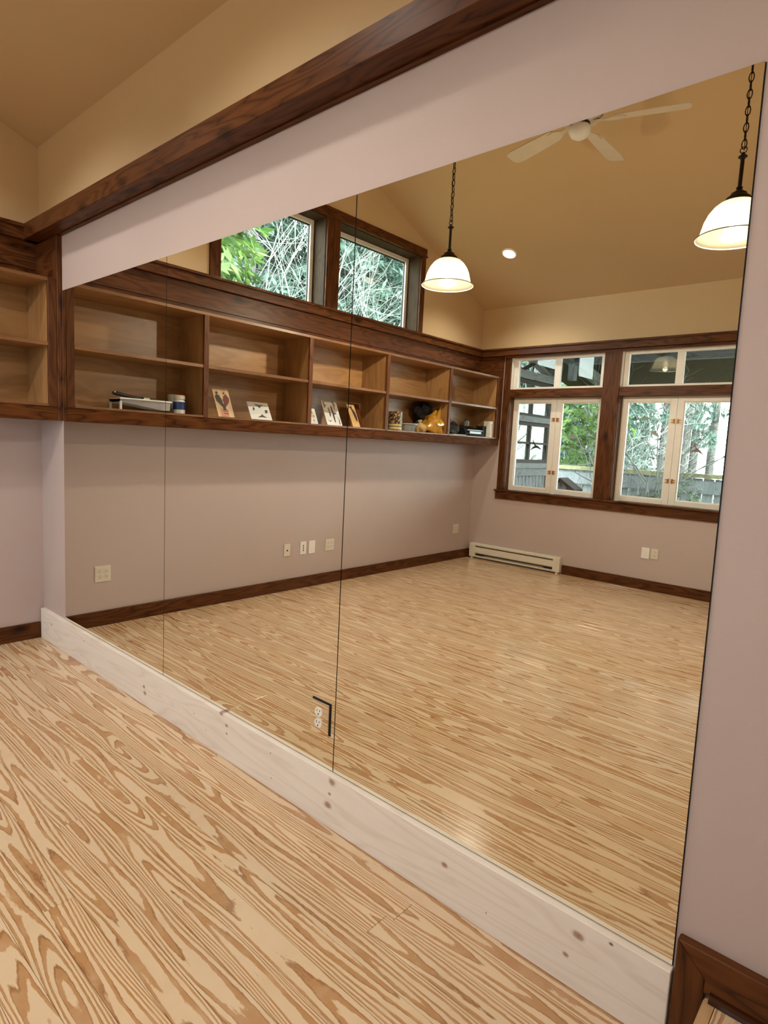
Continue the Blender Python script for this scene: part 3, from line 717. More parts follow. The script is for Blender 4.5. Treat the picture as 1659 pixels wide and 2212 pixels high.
c = card('dark_plaque', 'dark wooden plaque leaning behind the woodpecker card', 'plaque', -2.70, 0.130, 0.235, 0.36, stained('plaque_dark', 2), x=0.215, th=0.010)

# fourth bay
t = thing('canister', 'speckled round canister with a cream base in the fourth bay', 'canister', (0.262, -3.165, SZ))
bm = bmesh.new(); lathe(bm, [(0.066, 0.0), (0.068, 0.002), (0.068, 0.182), (0.066, 0.184)], 32)
m, nt, b = newmat('canister_print')
vo = N(nt, 'ShaderNodeTexVoronoi', Scale=1.0); nt.links.new(coords(nt, (55, 55, 40), rnd=False), vo.inputs['Vector'])
nt.links.new(ramp(nt, vo.outputs['Distance'], [(0.25, (0.42, 0.27, 0.11)), (0.5, (0.05, 0.03, 0.015)), (0.8, (0.01, 0.008, 0.006))]), b.inputs['Base Color']); b.inputs['Roughness'].default_value = 0.35
mk('body', bm, m, t)
bm = bmesh.new(); lathe(bm, [(0.0685, 0.010), (0.0692, 0.012), (0.0692, 0.058), (0.0685, 0.060)], 32, caps=False); mk('label_band', bm, plain('label_cream', (0.55, 0.44, 0.20), 0.5), t)
bm = bmesh.new(); lathe(bm, [(0.0694, 0.034), (0.0698, 0.035), (0.0698, 0.041), (0.0694, 0.042)], 32, caps=False); mk('label_stripe', bm, INK, t)
bm = bmesh.new(); box(bm, 0.066, 0.0705, -0.014, 0.002, 0.004, 0.182); mk('white_strip', bm, PLASTIC, t, rot=(0, 0, -0.9))
CLEAR = pane_mat('clear_plastic')
m, nt, b = newmat('cloudy_plastic'); b.inputs['Base Color'].default_value = (0.30, 0.33, 0.36, 1); b.inputs['Roughness'].default_value = 0.25; b.inputs['Alpha'].default_value = 0.55
t = thing('plastic_tub', 'small cloudy plastic tub between the canister and the yellow bag', 'tub', (0.255, -3.385, SZ))
bm = bmesh.new(); lathe(bm, [(0.070, 0.0), (0.088, 0.070), (0.094, 0.072), (0.094, 0.076), (0.087, 0.076), (0.069, 0.003)], 32, caps=False)
mk('bowl', bm, m, t, smooth=False)
bm = bmesh.new(); lathe(bm, [(0.001, 0.0022), (0.069, 0.0022), (0.069, 0.0), (0.001, 0.0)], 32, caps=False); mk('base', bm, m, t)
bm = bmesh.new(); lathe(bm, [(0.095, 0.068), (0.098, 0.070), (0.098, 0.078), (0.094, 0.079)], 32, caps=False); mk('rim', bm, plain('tub_rim', (0.34, 0.39, 0.44), 0.3), t)
def lump(bm, c, rad, seed, rough=0.18, seg=14, ring=10, flat=True):
    rnd = random.Random(seed); ph = [(rnd.uniform(2, 5), rnd.uniform(2, 6), rnd.uniform(0, 6)) for _ in range(5)]
    g = []
    for i in range(ring+1):
        th = math.pi*i/ring; row = []
        for k in range(seg):
            a = 2*math.pi*k/seg
            d = 1+rough*sum(math.sin(p*a+q*th+s) for p, q, s in ph)/2.2
            p = [c[0]+rad[0]*d*math.sin(th)*math.cos(a), c[1]+rad[1]*d*math.sin(th)*math.sin(a), c[2]+rad[2]*d*math.cos(th)]
            if flat: p[2] = max(p[2], 0.0)
            row.append(bm.verts.new(p))
        g.append(row)
    for a, b in zip(g, g[1:]):
        for k in range(seg): bm.faces.new((a[k], a[(k+1) % seg], b[(k+1) % seg], b[k]))
BAGY = plain('yellow_bag_film', (0.50, 0.255, 0.030), 0.22, var=0.25)
t = thing('yellow_bag', 'crumpled yellow plastic bag with a pinched top in the fourth bay', 'bag', (0.24, -3.825, SZ))
bm = bmesh.new(); lump(bm, (0, 0, 0.080), (0.10, 0.140, 0.095), 3, 0.16, 26, 18); mk('bag_body', bm, BAGY, t)
bm = bmesh.new()
pts = [(0.0, 0.05, 0.13), (0.0, 0.02, 0.165), (-0.01, -0.01, 0.20), (0, -0.04, 0.245)]
tube(bm, pts, [0.075, 0.050, 0.026, 0.012], 9)
tube(bm, [(0.01, -0.04, 0.14), (0.0, -0.085, 0.20), (0.01, -0.10, 0.285)], [0.05, 0.026, 0.008], 7)
mk('bag_neck', bm, BAGY, t)
bm = bmesh.new(); prism(bm, [(0.05, 0.085), (0.06, 0.105), (0.01, 0.100), (-0.04, 0.110), (-0.06, 0.092), (-0.02, 0.082), (0.02, 0.080)], 0, 0.092, 0.102); mk('pale_patch', bm, plain('bag_pale_film', (0.75, 0.58, 0.28), 0.2), t)  # paler raised patch on the front of the bag
t = thing('small_bag', 'small tied sack of tan grains beside the yellow bag', 'bag', (0.262, -3.572, SZ))
bm = bmesh.new(); lump(bm, (0, 0, 0.040), (0.060, 0.068, 0.052), 9, 0.14, 18, 12); mk('sack', bm, plain('tan_grain', (0.40, 0.26, 0.10), 0.6, var=0.3), t)
bm = bmesh.new(); tube(bm, [(0, 0, 0.080), (0, 0.004, 0.100), (0, 0.006, 0.106)], [0.022, 0.010, 0.020], 10); tube(bm, [(0, 0.006, 0.106), (0, 0.012, 0.125)], [0.020, 0.026], 10); mk('knot', bm, plain('clear_film', (0.55, 0.50, 0.40), 0.2), t)
t = thing('black_bag', 'black cloth bundle stuffed behind the yellow bag', 'bag', (0.105, -3.80, SZ))
bm = bmesh.new(); lump(bm, (0, 0.0, 0.215), (0.080, 0.135, 0.100), 21, 0.2, 18, 12, False); lump(bm, (0.0, -0.02, 0.06), (0.075, 0.120, 0.130), 22, 0.12, 16, 10, True)
mk('cloth', bm, plain('black_cloth', (0.012, 0.011, 0.011), 0.8), t)
# fifth bay
t = thing('paper_stack', 'white papers sticking over the shelf edge in the last bay', 'papers', (0.25, -4.19, SZ))
for k in range(3): bx('sheet', PLASTIC, t, -0.09+0.004*k, 0.085+0.006*k, -0.13+0.006*k, 0.11, 0.0022*k, 0.0022*k+0.0018, loc=(0, 0, 0))
BPL = plain('black_plastic', (0.012, 0.012, 0.013), 0.55, spec=0.2)
t = thing('printer', 'black desktop printer with a grey control strip in the last bay', 'printer', (0.165, -4.55, SZ))
bm = bmesh.new(); prism(bm, [(-0.12, 0.0), (0.125, 0.0), (0.130, 0.03), (0.10, 0.085), (-0.10, 0.125), (-0.12, 0.10)], 1, -0.19, 0.17); mk('case', bm, BPL, t, bevel=0.004)
bx('output_tray', BPL, t, 0.105, 0.158, -0.15, 0.13, 0.012, 0.022, bevel=0.002, loc=(0, 0, 0))
bm = bmesh.new(); box(bm, 0.104, 0.135, -0.17, 0.15, 0.062, 0.072); mk('control_strip', bm, plain('grey_strip', (0.10, 0.11, 0.13), 0.25), t)
bm = bmesh.new(); box(bm, 0.128, 0.134, -0.14, 0.10, 0.028, 0.054); mk('paper_slot', bm, plain('slot_gloss', (0.07, 0.08, 0.095), 0.15), t)
t = thing('black_pouch', 'black soft pouch beside the fourth divider in the last bay', 'pouch', (0.20, -4.22, SZ+0.0068))
bm = bmesh.new(); lump(bm, (0, 0, 0.06), (0.085, 0.115, 0.065), 31, 0.14, 18, 12); mk('pouch_body', bm, plain('pouch_cloth', (0.012, 0.012, 0.014), 0.6), t)
bm = bmesh.new(); tube(bm, [(0.03, 0.06, 0.11), (0.04, 0.02, 0.145), (0.03, -0.04, 0.125)], 0.006, 8); mk('strap', bm, BLACK, t)
t = thing('glass_jar', 'small glass jar on top of the black printer', 'jar', (0.145, -4.60, SZ+0.115))
bm = bmesh.new(); lathe(bm, [(0.030, 0.0), (0.034, 0.004), (0.034, 0.055), (0.024, 0.066), (0.024, 0.074)], 20); mk('glass_body', bm, m, t)
bm = bmesh.new(); lathe(bm, [(0.026, 0.072), (0.026, 0.084), (0.022, 0.086)], 20); mk('lid', bm, BLACK, t)
t = thing('black_box', 'small black upright box beside the printer', 'box', (0.225, -4.795, SZ))
bx('carton', BPL, t, -0.05, 0.05, -0.040, 0.036, 0.0, 0.128, bevel=0.003, loc=(0, 0, 0)); bx('flap', plain('box_grey', (0.12, 0.12, 0.13), 0.4), t, -0.045, 0.051, -0.035, 0.030, 0.128, 0.131, loc=(0, 0, 0))
t = thing('white_box', 'narrow white upright carton at the window end of the bookcase', 'box', (0.285, -4.868, SZ))
bx('carton', PLASTIC, t, -0.055, 0.040, -0.030, 0.026, 0.0, 0.190, bevel=0.002, loc=(0, 0, 0))
bm = bmesh.new()
for k in range(7): box(bm, 0.0402, 0.0406, -0.020, 0.016, 0.03+k*0.020, 0.036+k*0.020)
mk('printed_lines', bm, INKG, t)

# ================================================================== LIGHT FITTINGS
SHADE = shade_glass(); BULB = emit('bulb_glow', (1.0, 0.86, 0.62), 14.0)
def pendant(x, label):
    zr = 2.625; y = -2.455
    o = thing('pendant_lamp', label, 'pendant lamp', (x, y, zr), 0, 'pendant lamps under the ridge')
    prof = [(0.070, 0.192), (0.092, 0.182), (0.118, 0.160), (0.142, 0.128), (0.160, 0.088), (0.171, 0.045), (0.176, 0.022), (0.186, 0.008), (0.200, 0.0)]
    bm = bmesh.new(); seg = 96
    rings = []
    for (r, h) in prof:
        ring = []
        for i in range(seg):
            a = 2*math.pi*i/seg; rr = r*(1+(0.006 if i % 2 else -0.006)*(1 if h > 0.01 else 0))
            ring.append(bm.verts.new((rr*math.cos(a), rr*math.sin(a), h)))
        rings.append(ring)
    for a, b in zip(rings, rings[1:]):
        for i in range(seg): bm.faces.new((a[i], a[(i+1) % seg], b[(i+1) % seg], b[i]))
    sh = mk('shade', bm, SHADE, o, smooth=True)
    bm = bmesh.new()
    pts = [(0.200*math.cos(2*math.pi*k/64), 0.200*math.sin(2*math.pi*k/64), -0.002) for k in range(64)]
    tube(bm, pts, 0.0032, 6, True); mk('shade_rim', bm, plain('rim_glass', (0.20, 0.22, 0.18), 0.2), sh, smooth=True)
    bm = bmesh.new(); lathe(bm, [(0.078, 0.186), (0.078, 0.194), (0.066, 0.200), (0.062, 0.212), (0.046, 0.222), (0.040, 0.236), (0.024, 0.246), (0.016, 0.254), (0.012, 0.262)], 32); mk('cap', bm, BRONZE, o, smooth=False)
    bm = bmesh.new(); lathe(bm, [(0.012, 0.258), (0.017, 0.262), (0.017, 0.267), (0.0105, 0.272), (0.0105, 0.415), (0.014, 0.420), (0.023, 0.425), (0.023, 0.431), (0.012, 0.437), (0.008, 0.450)], 20); mk('stem', bm, BRONZE, o)
    bm = bmesh.new()
    pts = [(0.017*math.cos(2*math.pi*k/14), 0.0, 0.463+0.017*math.sin(2*math.pi*k/14)) for k in range(14)]
    tube(bm, pts, 0.0028, 6, True); mk('loop', bm, BRONZE, o)
    top = RIDGE - SLOPE*abs(y+D/2) - zr
    bm = bmesh.new(); z = 0.494; k = 0
    while z < top-0.05:
        pts = []
        for i in range(12):
            a = 2*math.pi*i/12; u, wv = 0.0125*math.cos(a), (0.026 if abs(math.sin(a)) > 0.1 else 0)*math.sin(a)
            pts.append((u, 0, z+wv) if k % 2 == 0 else (0, u, z+wv))
        tube(bm, pts, 0.0032, 5, True); z += 0.043; k += 1
    tube(bm, [(0.004, 0.003, 0.46), (-0.003, 0.004, 0.75), (0.003, -0.003, 1.0), (0, 0, top-0.03)], 0.0022, 5)
    mk('chain', bm, BRONZE, o)
    bm = bmesh.new(); lathe(bm, [(0.012, top-0.055), (0.055, top-0.040), (0.064, top-0.020), (0.064, top-0.004)], 28); mk('canopy', bm, BRONZE, o)
    bm = bmesh.new(); lathe(bm, [(0.002, 0.040), (0.018, 0.044), (0.029, 0.058), (0.033, 0.076), (0.028, 0.098), (0.017, 0.122), (0.014, 0.135)], 24); mk('bulb', bm, BULB, o, smooth=True)
    bm = bmesh.new(); lathe(bm, [(0.018, 0.128), (0.020, 0.190)], 20); mk('socket', bm, BRONZE, o)
    l = bpy.data.lights.new('pendant_light', 'POINT'); l.energy = PENDANT_W; l.color = (1.0, 0.89, 0.72); l.shadow_soft_size = 0.034
    lo = bpy.data.objects.new('bulb_light', l); COL.objects.link(lo); lo.parent = o; lo.location = (0, 0, 0.012)
pendant(1.338, 'dome glass pendant lamp on a chain, farther from the camera')
pendant(3.310, 'dome glass pendant lamp on a chain, cut by the mirror edge at the right')

def downlight(x, dy, label, k=1.0):
    y = -dy; z = EAVE + SLOPE*min(dy, D-dy)
    o = thing('recessed_light', label, 'ceiling light', (x, y, z), 0, 'recessed ceiling lights')
    ang = math.atan(SLOPE)
    o.rotation_euler = (-ang if dy > D/2 else ang, 0, 0)
    o.rotation_euler = (ang if dy < D/2 else -ang, 0, 0)
    o.rotation_euler.x *= -1
    bm = bmesh.new(); lathe(bm, [(0.078, -0.001), (0.078, -0.007), (0.066, -0.010), (0.064, -0.004)], 36, caps=False); mk('trim_ring', bm, PLASTIC, o)
    bm = bmesh.new(); lathe(bm, [(0.0655, -0.0015), (0.0655, -0.0045)], 36); mk('lens', bm, emit('downlight_lens', (1.0, 0.90, 0.74), 6.0), o)
    l = bpy.data.lights.new('downlight', 'SPOT'); l.energy = DOWNLIGHT_W*k; l.color = (1.0, 0.94, 0.84); l.spot_size = math.radians(128); l.spot_blend = 0.7; l.shadow_soft_size = 0.06
    lo = bpy.data.objects.new('lens_light', l); COL.objects.link(lo); lo.parent = o; lo.location = (0, 0, -0.07)
    lo.rotation_euler = (-o.rotation_euler.x, 0, 0)
downlight(0.81, 4.20, 'round recessed ceiling light on the window-side slope near the gable')
downlight(0.81, 0.83, 'round recessed ceiling light above the mirror wall near the gable', 0.62)
downlight(2.32, 0.83, 'round recessed ceiling light above the mirror wall in the middle of the room', 0.62)

# ---- ceiling fan
FW = plain('fan_white', (0.62, 0.56, 0.46), 0.4)
fx, fy, fz = 2.302, -D/2, 3.50
fan = thing('ceiling_fan', 'white five-blade ceiling fan hanging from the ridge', 'ceiling fan', (fx, fy, fz))
bm = bmesh.new(); lathe(bm, [(0.004, -0.052), (0.03, -0.050), (0.055, -0.036), (0.070, -0.010), (0.072, 0.015), (0.060, 0.030)], 32); mk('switch_housing', bm, plain('fan_globe', (0.74, 0.76, 0.78), 0.3), fan, smooth=True)
bm = bmesh.new(); lathe(bm, [(0.056, 0.028), (0.062, 0.030), (0.062, 0.044), (0.056, 0.046)], 32); mk('band', bm, BLACK, fan)
bm = bmesh.new(); lathe(bm, [(0.070, 0.045), (0.115, 0.060), (0.140, 0.085), (0.140, 0.135), (0.115, 0.165), (0.060, 0.180), (0.030, 0.190)], 36)
mot = mk('motor_housing', bm, FW, fan)
bm = bmesh.new()
for k in range(28):
    a = 2*math.pi*k/28; ca, sa = math.cos(a), math.sin(a)
    tube(bm, [(0.1405*ca, 0.1405*sa, 0.092), (0.1405*ca, 0.1405*sa, 0.128)], 0.004, 5)
mk('vent_slots', bm, BLACK, mot)
bm = bmesh.new(); tube(bm, [(0, 0, 0.18), (0, 0, RIDGE-fz-0.05)], 0.012, 12); mk('downrod', bm, FW, fan)
bm = bmesh.new(); lathe(bm, [(0.02, RIDGE-fz-0.085), (0.05, RIDGE-fz-0.07), (0.068, RIDGE-fz-0.03), (0.068, RIDGE-fz-0.03+0.004)], 28); mk('canopy', bm, FW, fan)
for k in range(5):
    a = -math.radians(90.5+72*k)
    bm = bmesh.new()
    out = []
    for (u, wd) in ((0.21, 0.045), (0.23, 0.055), (0.40, 0.062), (0.60, 0.068), (0.645, 0.060), (0.66, 0.040)): out.append((u, wd))
    poly = [(u, wd) for u, wd in out]+[(u, -wd) for u, wd in reversed(out)]
    prism(bm, poly, 2, -0.003, 0.003)
    bl = mk('blade', bm, FW, fan, (0, 0, 0.055), (math.radians(-12), 0, a))
    bm = bmesh.new()
    prism(bm, [(0.085, 0.022), (0.15, 0.016), (0.20, 0.042), (0.26, 0.040), (0.285, 0.0), (0.26, -0.040), (0.20, -0.042), (0.15, -0.016), (0.085, -0.022)], 2, -0.009, -0.0035)
    mk('blade_iron', bm, FW, bl)

# ---- bird decals on the panes
def decal(label, x, z, col, s, rot, kind):
    o = thing('bird_decal', label, 'decal', (x, -D-0.1165, z), 0, None); o.rotation_euler = (0, rot, 0)
    bm = bmesh.new()
    if kind == 0:
        polys = [[(-0.06, -0.035), (-0.015, 0.005), (0.012, 0.012), (0.045, -0.010), (0.075, -0.045), (0.020, -0.018), (-0.005, -0.016)], [(0.0, 0.005), (0.018, 0.020), (0.050, 0.075), (0.045, 0.030), (0.022, 0.004)]]
    else:
        polys = [[(-0.07, 0.0), (-0.03, 0.022), (0.02, 0.022), (0.07, 0.004), (0.03, -0.018), (-0.03, -0.016)], [(-0.02, 0.018), (0.0, 0.045), (0.03, 0.018)]]
    for p in polys: prism(bm, [(-u*s, v*s) for u, v in p], 1, -0.0006, 0.0006)
    mk('sticker', bm, plain('decal_film', col, 0.4), o)
decal('dark green hummingbird decal on the left window pane next to the bookcase', 0.790, 1.440, (0.045, 0.06, 0.05), 1.15, 0, 0)
decal('pale green leaf-shaped bird decal on the shrub-side pane', 1.225, 1.565, (0.28, 0.36, 0.28), 0.9, 0.1, 1)
decal('grey-green bird decal high on the second window', 2.005, 1.775, (0.22, 0.32, 0.29), 0.9, -0.1, 1)
decal('pale bird decal lower on the left pane of the second window', 2.118, 1.623, (0.30, 0.38, 0.34), 0.9, 0.5, 1)
decal('pinkish hummingbird decal on the sky-side pane of the second window', 2.552, 1.472, (0.26, 0.20, 0.24), 1.15, 0.2, 0)

# ================================================================== OUTSIDE
GZ = -0.45
bm = bmesh.new(); box(bm, -40, 40, -60, 20, GZ-0.3, GZ)
bm2 = bm
g = mk('ground', bm, plain('forest_floor', (0.10, 0.10, 0.05), 0.9, var=0.4)); struct(g, 'leafy forest ground outside the windows', 'ground')
WEA = stained('weathered_grey', 2, (0.06, 0.06, 0.065), (0.17, 0.18, 0.195), (0.25, 0.26, 0.275), 0.7)
WEAX = stained('weathered_grey_x', 0, (0.06, 0.065, 0.075), (0.15, 0.165, 0.19), (0.20, 0.22, 0.25), 0.7)
WEAY = stained('weathered_grey_y', 1, (0.07, 0.07, 0.07), (0.17, 0.175, 0.18), (0.24, 0.245, 0.25), 0.7)
BRN = stained('porch_brown', 1, (0.012, 0.010, 0.009), (0.030, 0.024, 0.020), (0.045, 0.036, 0.030), 0.7)
DARKP = stained('porch_dark', 2, (0.015, 0.012, 0.010), (0.035, 0.028, 0.024), (0.05, 0.04, 0.035), 0.7)
# porch roof over the windows
pr = thing('porch_roof', 'dark porch roof with a grey beam outside the transom windows', 'porch roof', (0, 0, 0))
bm = bmesh.new(); prism(bm, [(-D-T, 3.20), (-9.3, 2.46), (-9.3, 2.54), (-D-T, 3.30)], 0, -0.6, 6.5); mk('roof_deck', bm, BRN, pr)
bx('beam', WEAX, pr, 0.25, 6.4, -7.15, -7.27, 2.675, 2.780)
for xx in (1.45, 3.2, 5.0): bx('rafter', BRN, pr, xx, xx+0.09, -D-T, -9.2, 2.83, 2.87).rotation_euler = (0, 0, 0)
bm = bmesh.new(); prism(bm, [(-D-T, 3.05), (-9.2, 2.33), (-9.2, 2.46), (-D-T, 3.18)], 0, 0.10, 0.24); mk('verge_rafter', bm, WEAY, pr)
bx('post', DARKP, pr, 6.2, 6.32, -7.15, -7.27, GZ, 2.67)
bx('post', WEA, pr, 0.16, 0.25, -7.15, -7.27, 2.45, 2.78)
# porch end wall with small window and balusters
pe = thing('porch_wall', 'weathered grey porch end wall with a small paned window and balusters', 'porch', (-0.1, -6.7, GZ))
def pb(name, mat, y0, y1, z0, z1, x0=-0.05, x1=0.05, parent=None):
    o = bx(name, mat, pe, x0, x1, -(y0-6.7), -(y1-6.7), z0-GZ, z1-GZ)
    return o
pb('post', DARKP, 7.19, 7.30, GZ, 2.62); pb('post', DARKP, 5.55, 5.66, GZ, 2.7)
pb('middle_rail', WEAY, 5.66, 7.19, 1.795, 1.875, -0.06, 0.07)
pb('sill_board', WEAY, 5.66, 7.19, 1.135, 1.205, -0.06, 0.09)
pb('lower_rail', WEAY, 5.66, 7.19, 1.02, 1.125, -0.03, 0.04)
pb('bottom_rail', WEAY, 5.66, 7.19, 0.0, 0.10, -0.04, 0.05)
for i in range(14): pb('baluster', WEA, 5.72+i*0.105, 5.765+i*0.105, 0.10, 1.02, -0.02, 0.025)
pb('upper_beam', WEAY, 5.3, 7.35, 2.39, 2.50, -0.05, 0.06)
wd = thing('porch_window', 'small dark-framed four-pane window in the grey porch wall', 'window', (-0.1, -6.7, 1.205))
bm = bmesh.new()
for (a, b, c0, c1) in ((6.00, 6.06, 0.0, 0.59), (7.10, 7.16, 0.0, 0.59), (6.06, 7.10, 0.0, 0.05), (6.06, 7.10, 0.54, 0.59), (6.56, 6.60, 0.05, 0.54), (6.06, 7.10, 0.275, 0.305)): box(bm, -0.03, 0.03, -(a-6.7), -(b-6.7), c0, c1)
mk('sash', bm, DARKP, wd)
for (a, b) in ((6.06, 6.56), (6.60, 7.10)):
    for (c0, c1) in ((0.05, 0.275), (0.305, 0.54)): bx('pane', GLASS, wd, -0.003, 0.003, -(a-6.7), -(b-6.7), c0, c1)
wd = thing('porch_window', 'upper porch window above the weathered middle rail', 'window', (-0.1, -6.7, 1.876))
bm = bmesh.new()
for (a, b, c0, c1) in ((6.00, 6.07, 0.0, 0.50), (7.08, 7.18, 0.0, 0.50), (6.56, 6.60, 0.04, 0.46), (6.07, 7.08, 0.0, 0.04), (6.07, 7.08, 0.46, 0.50)): box(bm, -0.03, 0.03, -(a-6.7), -(b-6.7), c0, c1)
mk('sash', bm, DARKP, wd)
for (a, b) in ((6.07, 6.56), (6.60, 7.08)): bx('pane', GLASS, wd, -0.003, 0.003, -(a-6.7), -(b-6.7), 0.04, 0.46)
for (y0, z0, y1, z1, wdt) in ((6.0, 2.82, 7.30, 2.44, 0.05), (6.25, 2.50, 6.75, 2.70, 0.035)):
    bm = bmesh.new(); tube(bm, [(0.0, -(y0-6.7), z0-GZ), (0.0, -(y1-6.7), z1-GZ)], wdt, 4); mk('brace', bm, DARKP if wdt < 0.04 else WEAY, pe)
# fence
fe = thing('fence', 'grey vertical board fence with a pale cap rail beyond the shrubs', 'fence', (0, -8.3, GZ))
FEN = stained('fence_grey', 2, (0.14, 0.15, 0.165), (0.33, 0.36, 0.40), (0.43, 0.46, 0.50), 0.8)
CAPM = plain('mossy_cap', (0.42, 0.40, 0.24), 0.8, var=0.3)
bx('cap_rail', CAPM, fe, -7.0, 7.0, -0.09, 0.09, 1.56, 1.62); bx('top_rail', FEN, fe, -7.0, 7.0, 0.0, 0.06, 1.33, 1.52); bx('bottom_rail', WEAX, fe, -7.0, 7.0, -0.01, 0.04, 0.35, 0.45)
fm = None
for i in range(92):
    xx = -6.95+i*0.152
    if fm is None:
        bm = bmesh.new(); box(bm, 0, 0.135, -0.03, -0.005, 0.04, 1.55); fo = mk('board', bm, FEN, fe, (xx, 0, 0), bevel=0.004); fm = fo
    else:
        fo = fm.copy(); COL.objects.link(fo); fo.parent = fe; fo.location = (xx, 0, 0)
# birdhouse
b_ = thing('birdhouse', 'little weathered birdhouse with a dark gable roof on a post', 'birdhouse', (0.02, -7.6, GZ))
bx('post', WEA, b_, -0.03, 0.03, -0.03, 0.03, 0.0, 1.08); bm = bmesh.new(); prism(bm, [(-0.10, 1.08), (0.10, 1.08), (0.10, 1.30), (0.0, 1.38), (-0.10, 1.30)], 1, -0.10, 0.10); mk('box_body', bm, WEA, b_)
bm = bmesh.new(); prism(bm, [(-0.20, 1.26), (0.0, 1.40), (0.26, 1.24), (0.26, 1.27), (0.0, 1.44), (-0.20, 1.29)], 1, -0.15, 0.15); mk('roof', bm, DARKP, b_)

# plants
BARK = stained('bark', 2, (0.03, 0.028, 0.025), (0.10, 0.095, 0.09), (0.17, 0.165, 0.16), 0.9)
TWIG = plain('pale_twig', (0.26, 0.275, 0.265), 0.8, var=0.25)
LF1 = leafmat('rhododendron_leaf', (0.020, 0.080, 0.022), (0.21, 0.34, 0.085))
LF2 = leafmat('conifer_needles', (0.034, 0.085, 0.070), (0.19, 0.29, 0.24))
LF3 = leafmat('pale_shrub_leaf', (0.10, 0.17, 0.10), (0.36, 0.45, 0.32))
def leaf_mesh(items):
    """items: (base, dir, normal, length, width)"""
    vs, fs = [], []
    for p, d, n, L, Wd in items:
        s = d.cross(n)
        if s.length < 1e-4: continue
        s.normalize(); i = len(vs)
        vs += [p, p+d*L*0.45+s*Wd*0.5+n*0.02*L, p+d*L, p+d*L*0.45-s*Wd*0.5+n*0.02*L, p+d*L*0.5-n*0.05*L]
        fs += [(i, i+4, i+1), (i+1, i+4, i+2), (i+2, i+4, i+3), (i+3, i+4, i)]
    return vs, fs
def pymesh(name, vs, fs, mat, parent):
    me = bpy.data.meshes.new(name); me.from_pydata([tuple(v) for v in vs], [], fs); me.materials.append(mat)
    o = bpy.data.objects.new(name, me); COL.objects.link(o); o.parent = parent
    return o
def rv(rnd): 
    v = Vector((rnd.gauss(0, 1), rnd.gauss(0, 1), rnd.gauss(0, 1))); return v.normalized()
def shrub(label, x, dist, cz, rad, rz, nwh, leaf, seed, mat, y=None):
    rnd = random.Random(seed)
    yy = -dist
    o = thing('rhododendron', label, 'shrub', (x, yy, GZ))
    items = []; bm = bmesh.new()
    for k in range(7):
        e = Vector((rnd.uniform(-.6, .6)*rad, rnd.uniform(-.6, .6)*rad, cz-GZ+rnd.uniform(-.2, .5)*rz))
        tube(bm, [(0, 0, 0), tuple(Vector((e.x*0.5, e.y*0.5, e.z*0.55))), tuple(e)], [0.03, 0.02, 0.008], 6)
    mk('stems', bm, BARK, o)
    for k in range(nwh):
        d = rv(rnd); rr = rnd.uniform(0.55, 1.0)
        c = Vector((d.x*rad*rr, d.y*rad*rr, cz-GZ+d.z*rz*rr))
        up = (d+Vector((0, 0, 0.8))).normalized(); a0 = rnd.uniform(0, 6)
        s = up.cross(Vector((0.3, 0.9, 0.1))).normalized(); t = up.cross(s)
        for j in range(8):
            a = a0+j*2*math.pi/8+rnd.uniform(-.2, .2)
            dr = (math.cos(a)*s+math.sin(a)*t+up*rnd.uniform(-0.35, 0.55)).normalized()
            items.append((c, dr, up, leaf*rnd.uniform(0.7, 1.15), leaf*0.42))
    vs, fs = leaf_mesh(items)
    tag(pymesh('leaves', vs, fs, mat, o), None, None, kind='stuff')
    return o
def conifer(label, x, dist, hgt, rad, seed, base=0.6, dens=1.0, tr=0.16, group=None):
    rnd = random.Random(seed)
    o = thing('conifer', label, 'tree', (x, -dist, GZ), 0, group)
    bm = bmesh.new(); tube(bm, [(0, 0, 0), (0.03, 0.02, hgt*0.3), (-0.03, 0.0, hgt*0.65), (0, 0, hgt)], [tr, tr*0.85, tr*0.55, 0.02], 10); mk('trunk', bm, BARK, o)
    bm = bmesh.new(); items = []
    z = base
    while z < hgt-0.2:
        f = 1-(z-base)/(hgt-base)
        L = rad*(0.25+0.75*f)
        for k in range(max(1, int(5*dens))):
            a = rnd.uniform(0, 6.283); Lk = L*rnd.uniform(0.6, 1.1)
            d = Vector((math.cos(a), math.sin(a), 0))
            tip = d*Lk+Vector((0, 0, z-0.25*Lk+rnd.uniform(-.1, .1)))
            if Lk > 0.25: tube(bm, [(0, 0, z), tuple(d*Lk*0.5+Vector((0, 0, z-0.06*Lk))), tuple(tip)], [0.018, 0.012, 0.004], 4)
            n = int(30*Lk)+4
            for j in range(n):
                u = rnd.uniform(0.15, 1.0); p = Vector((0, 0, z)).lerp(tip, u)+rv(rnd)*0.05
                dd = (d*0.4+rv(rnd)*0.9+Vector((0, 0, -0.45))).normalized()
                items.append((p, dd, rv(rnd), rnd.uniform(0.14, 0.34), 0.085))
        z += 0.27
    mk('branches', bm, BARK, o)
    vs, fs = leaf_mesh(items); tag(pymesh('needles', vs, fs, LF2, o), None, None, kind='stuff')
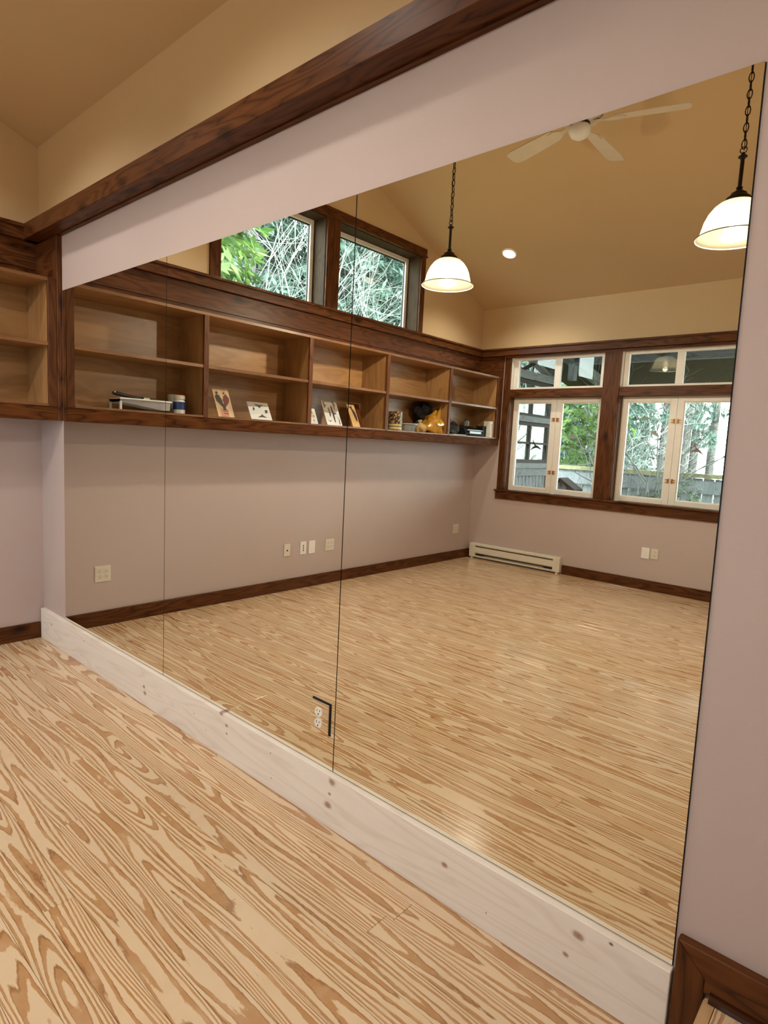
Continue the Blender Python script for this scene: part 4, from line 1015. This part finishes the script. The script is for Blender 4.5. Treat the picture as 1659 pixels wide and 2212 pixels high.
def baretree(label, x, dist, hgt, seed, spread=0.7, mat=None, r0=0.035):
    rnd = random.Random(seed)
    o = thing('bare_shrub', label, 'shrub', (x, -dist, GZ))
    bm = bmesh.new(); n = [0]
    def grow(p, d, L, r, dep):
        if n[0] > 800: return
        pts = [p]; q = p; dd = d
        for i in range(4):
            dd = (dd+rv(rnd)*0.22+Vector((0, 0, 0.03))).normalized(); q = q+dd*L/4; pts.append(q)
        tube(bm, pts, [r, r*0.9, r*0.78, r*0.66, r*0.55], 5); n[0] += 1
        if dep == 0: return
        for k in range(3 if dep > 1 else 4):
            i = rnd.randint(1, 4); grow(pts[i], (dd+rv(rnd)*spread).normalized(), L*rnd.uniform(0.55, 0.8), r*0.55, dep-1)
    for k in range(4): grow(Vector((rnd.uniform(-.2, .2), rnd.uniform(-.2, .2), 0)), (Vector((0, 0, 1))+rv(rnd)*0.35).normalized(), hgt*0.5, r0, 4)
    mk('branches', bm, mat or TWIG, o)
shrub('bright green rhododendron outside the left window, right of the porch wall', -0.70, 9.7, 1.60, 0.95, 1.2, 260, 0.17, 1, LF1)
shrub('rhododendron seen through the small porch window', -2.35, 9.6, 1.5, 0.80, 1.1, 220, 0.17, 2, LF1)
shrub('large-leaved rhododendron close outside the high gable window', -2.15, 2.35, 3.25, 0.85, 1.25, 190, 0.20, 3, LF1)
shrub('leafy shrub top at the lower corner of the high gable window', -1.9, 5.35, 2.45, 0.75, 0.62, 110, 0.20, 4, LF1)
shrub('loose pale shrub low outside the second window', 1.75, 7.4, 0.45, 0.55, 0.75, 230, 0.09, 5, LF3)
baretree('bare twiggy shrub outside the second window', 1.30, 7.5, 3.0, 11, 0.85, None, 0.022)
baretree('fine pale twigs low outside the sky side of the second window', 2.25, 8.9, 2.2, 16, 0.95, None, 0.016)
baretree('bare grey shrub outside the left window', -1.9, 11.2, 4.8, 12, 0.8, None, 0.022)
baretree('tangled bare shrub in front of the fence', -0.1, 9.4, 3.6, 13, 0.9, None, 0.022)
baretree('bare pale branches outside the high window near the window wall', -3.6, 6.6, 6.6, 14, 0.8, None, 0.030)
baretree('bare pale branches outside the high window near the mirrors', -4.2, 4.4, 6.8, 15, 0.85, None, 0.030)
rg = random.Random(5)
cpos = []
def addtree(x, dist, hg, rd, dn, kind):
    if all((x-c[0])**2+(dist-c[1])**2 > 1.7 for c in cpos): cpos.append((x, dist, hg, rd, dn, kind))
for v in (13.2, 15.6, 18.4, 21.5):
    for k in range(11):
        t_ = 0.325+1.6/(v+1.45)+0.030*k+rg.uniform(-.010, .010); addtree(4.24-t_*(v+1.45), v, rg.uniform(13, 18), rg.uniform(1.2, 1.7), 1, 0)
for t_, v in ((0.352, 19.5), (0.338, 23.0)): addtree(4.24-t_*(v+1.45), v, 17, 1.0, 0.8, 0)
for t_, v in ((0.305, 15.0), (0.29, 19.0), (0.276, 16.5), (0.262, 20.5), (0.25, 17.0), (0.238, 22.0)): addtree(4.24-t_*(v+1.45), v, 18, 0.8, 0.3, 1)
for xx in (-7.5, -10.0, -12.8, -16.0):
    for k in range(7):
        t_ = 0.56+0.115*k+rg.uniform(-.03, .03); addtree(xx+rg.uniform(-.5, .5), -1.45+(4.24-xx)*t_, rg.uniform(14, 19), rg.uniform(1.6, 2.3), 1, 2)
LABS = ['dense dark conifer beyond the fence, seen through the left window', 'slender conifer trunk against the bright sky in the second window', 'tall conifer seen through the high gable windows']
GRPS = ['conifers beyond the fence', 'slender conifers against the sky', 'conifers beside the gable']
for i, (x, dist, hg, rd, dn, kind) in enumerate(cpos):
    conifer(LABS[kind], x, dist, hg, rd, 100+i, 0.4 if dn > 0.5 else 2.5, dn, 0.20 if dn > 0.5 else 0.14, GRPS[kind])
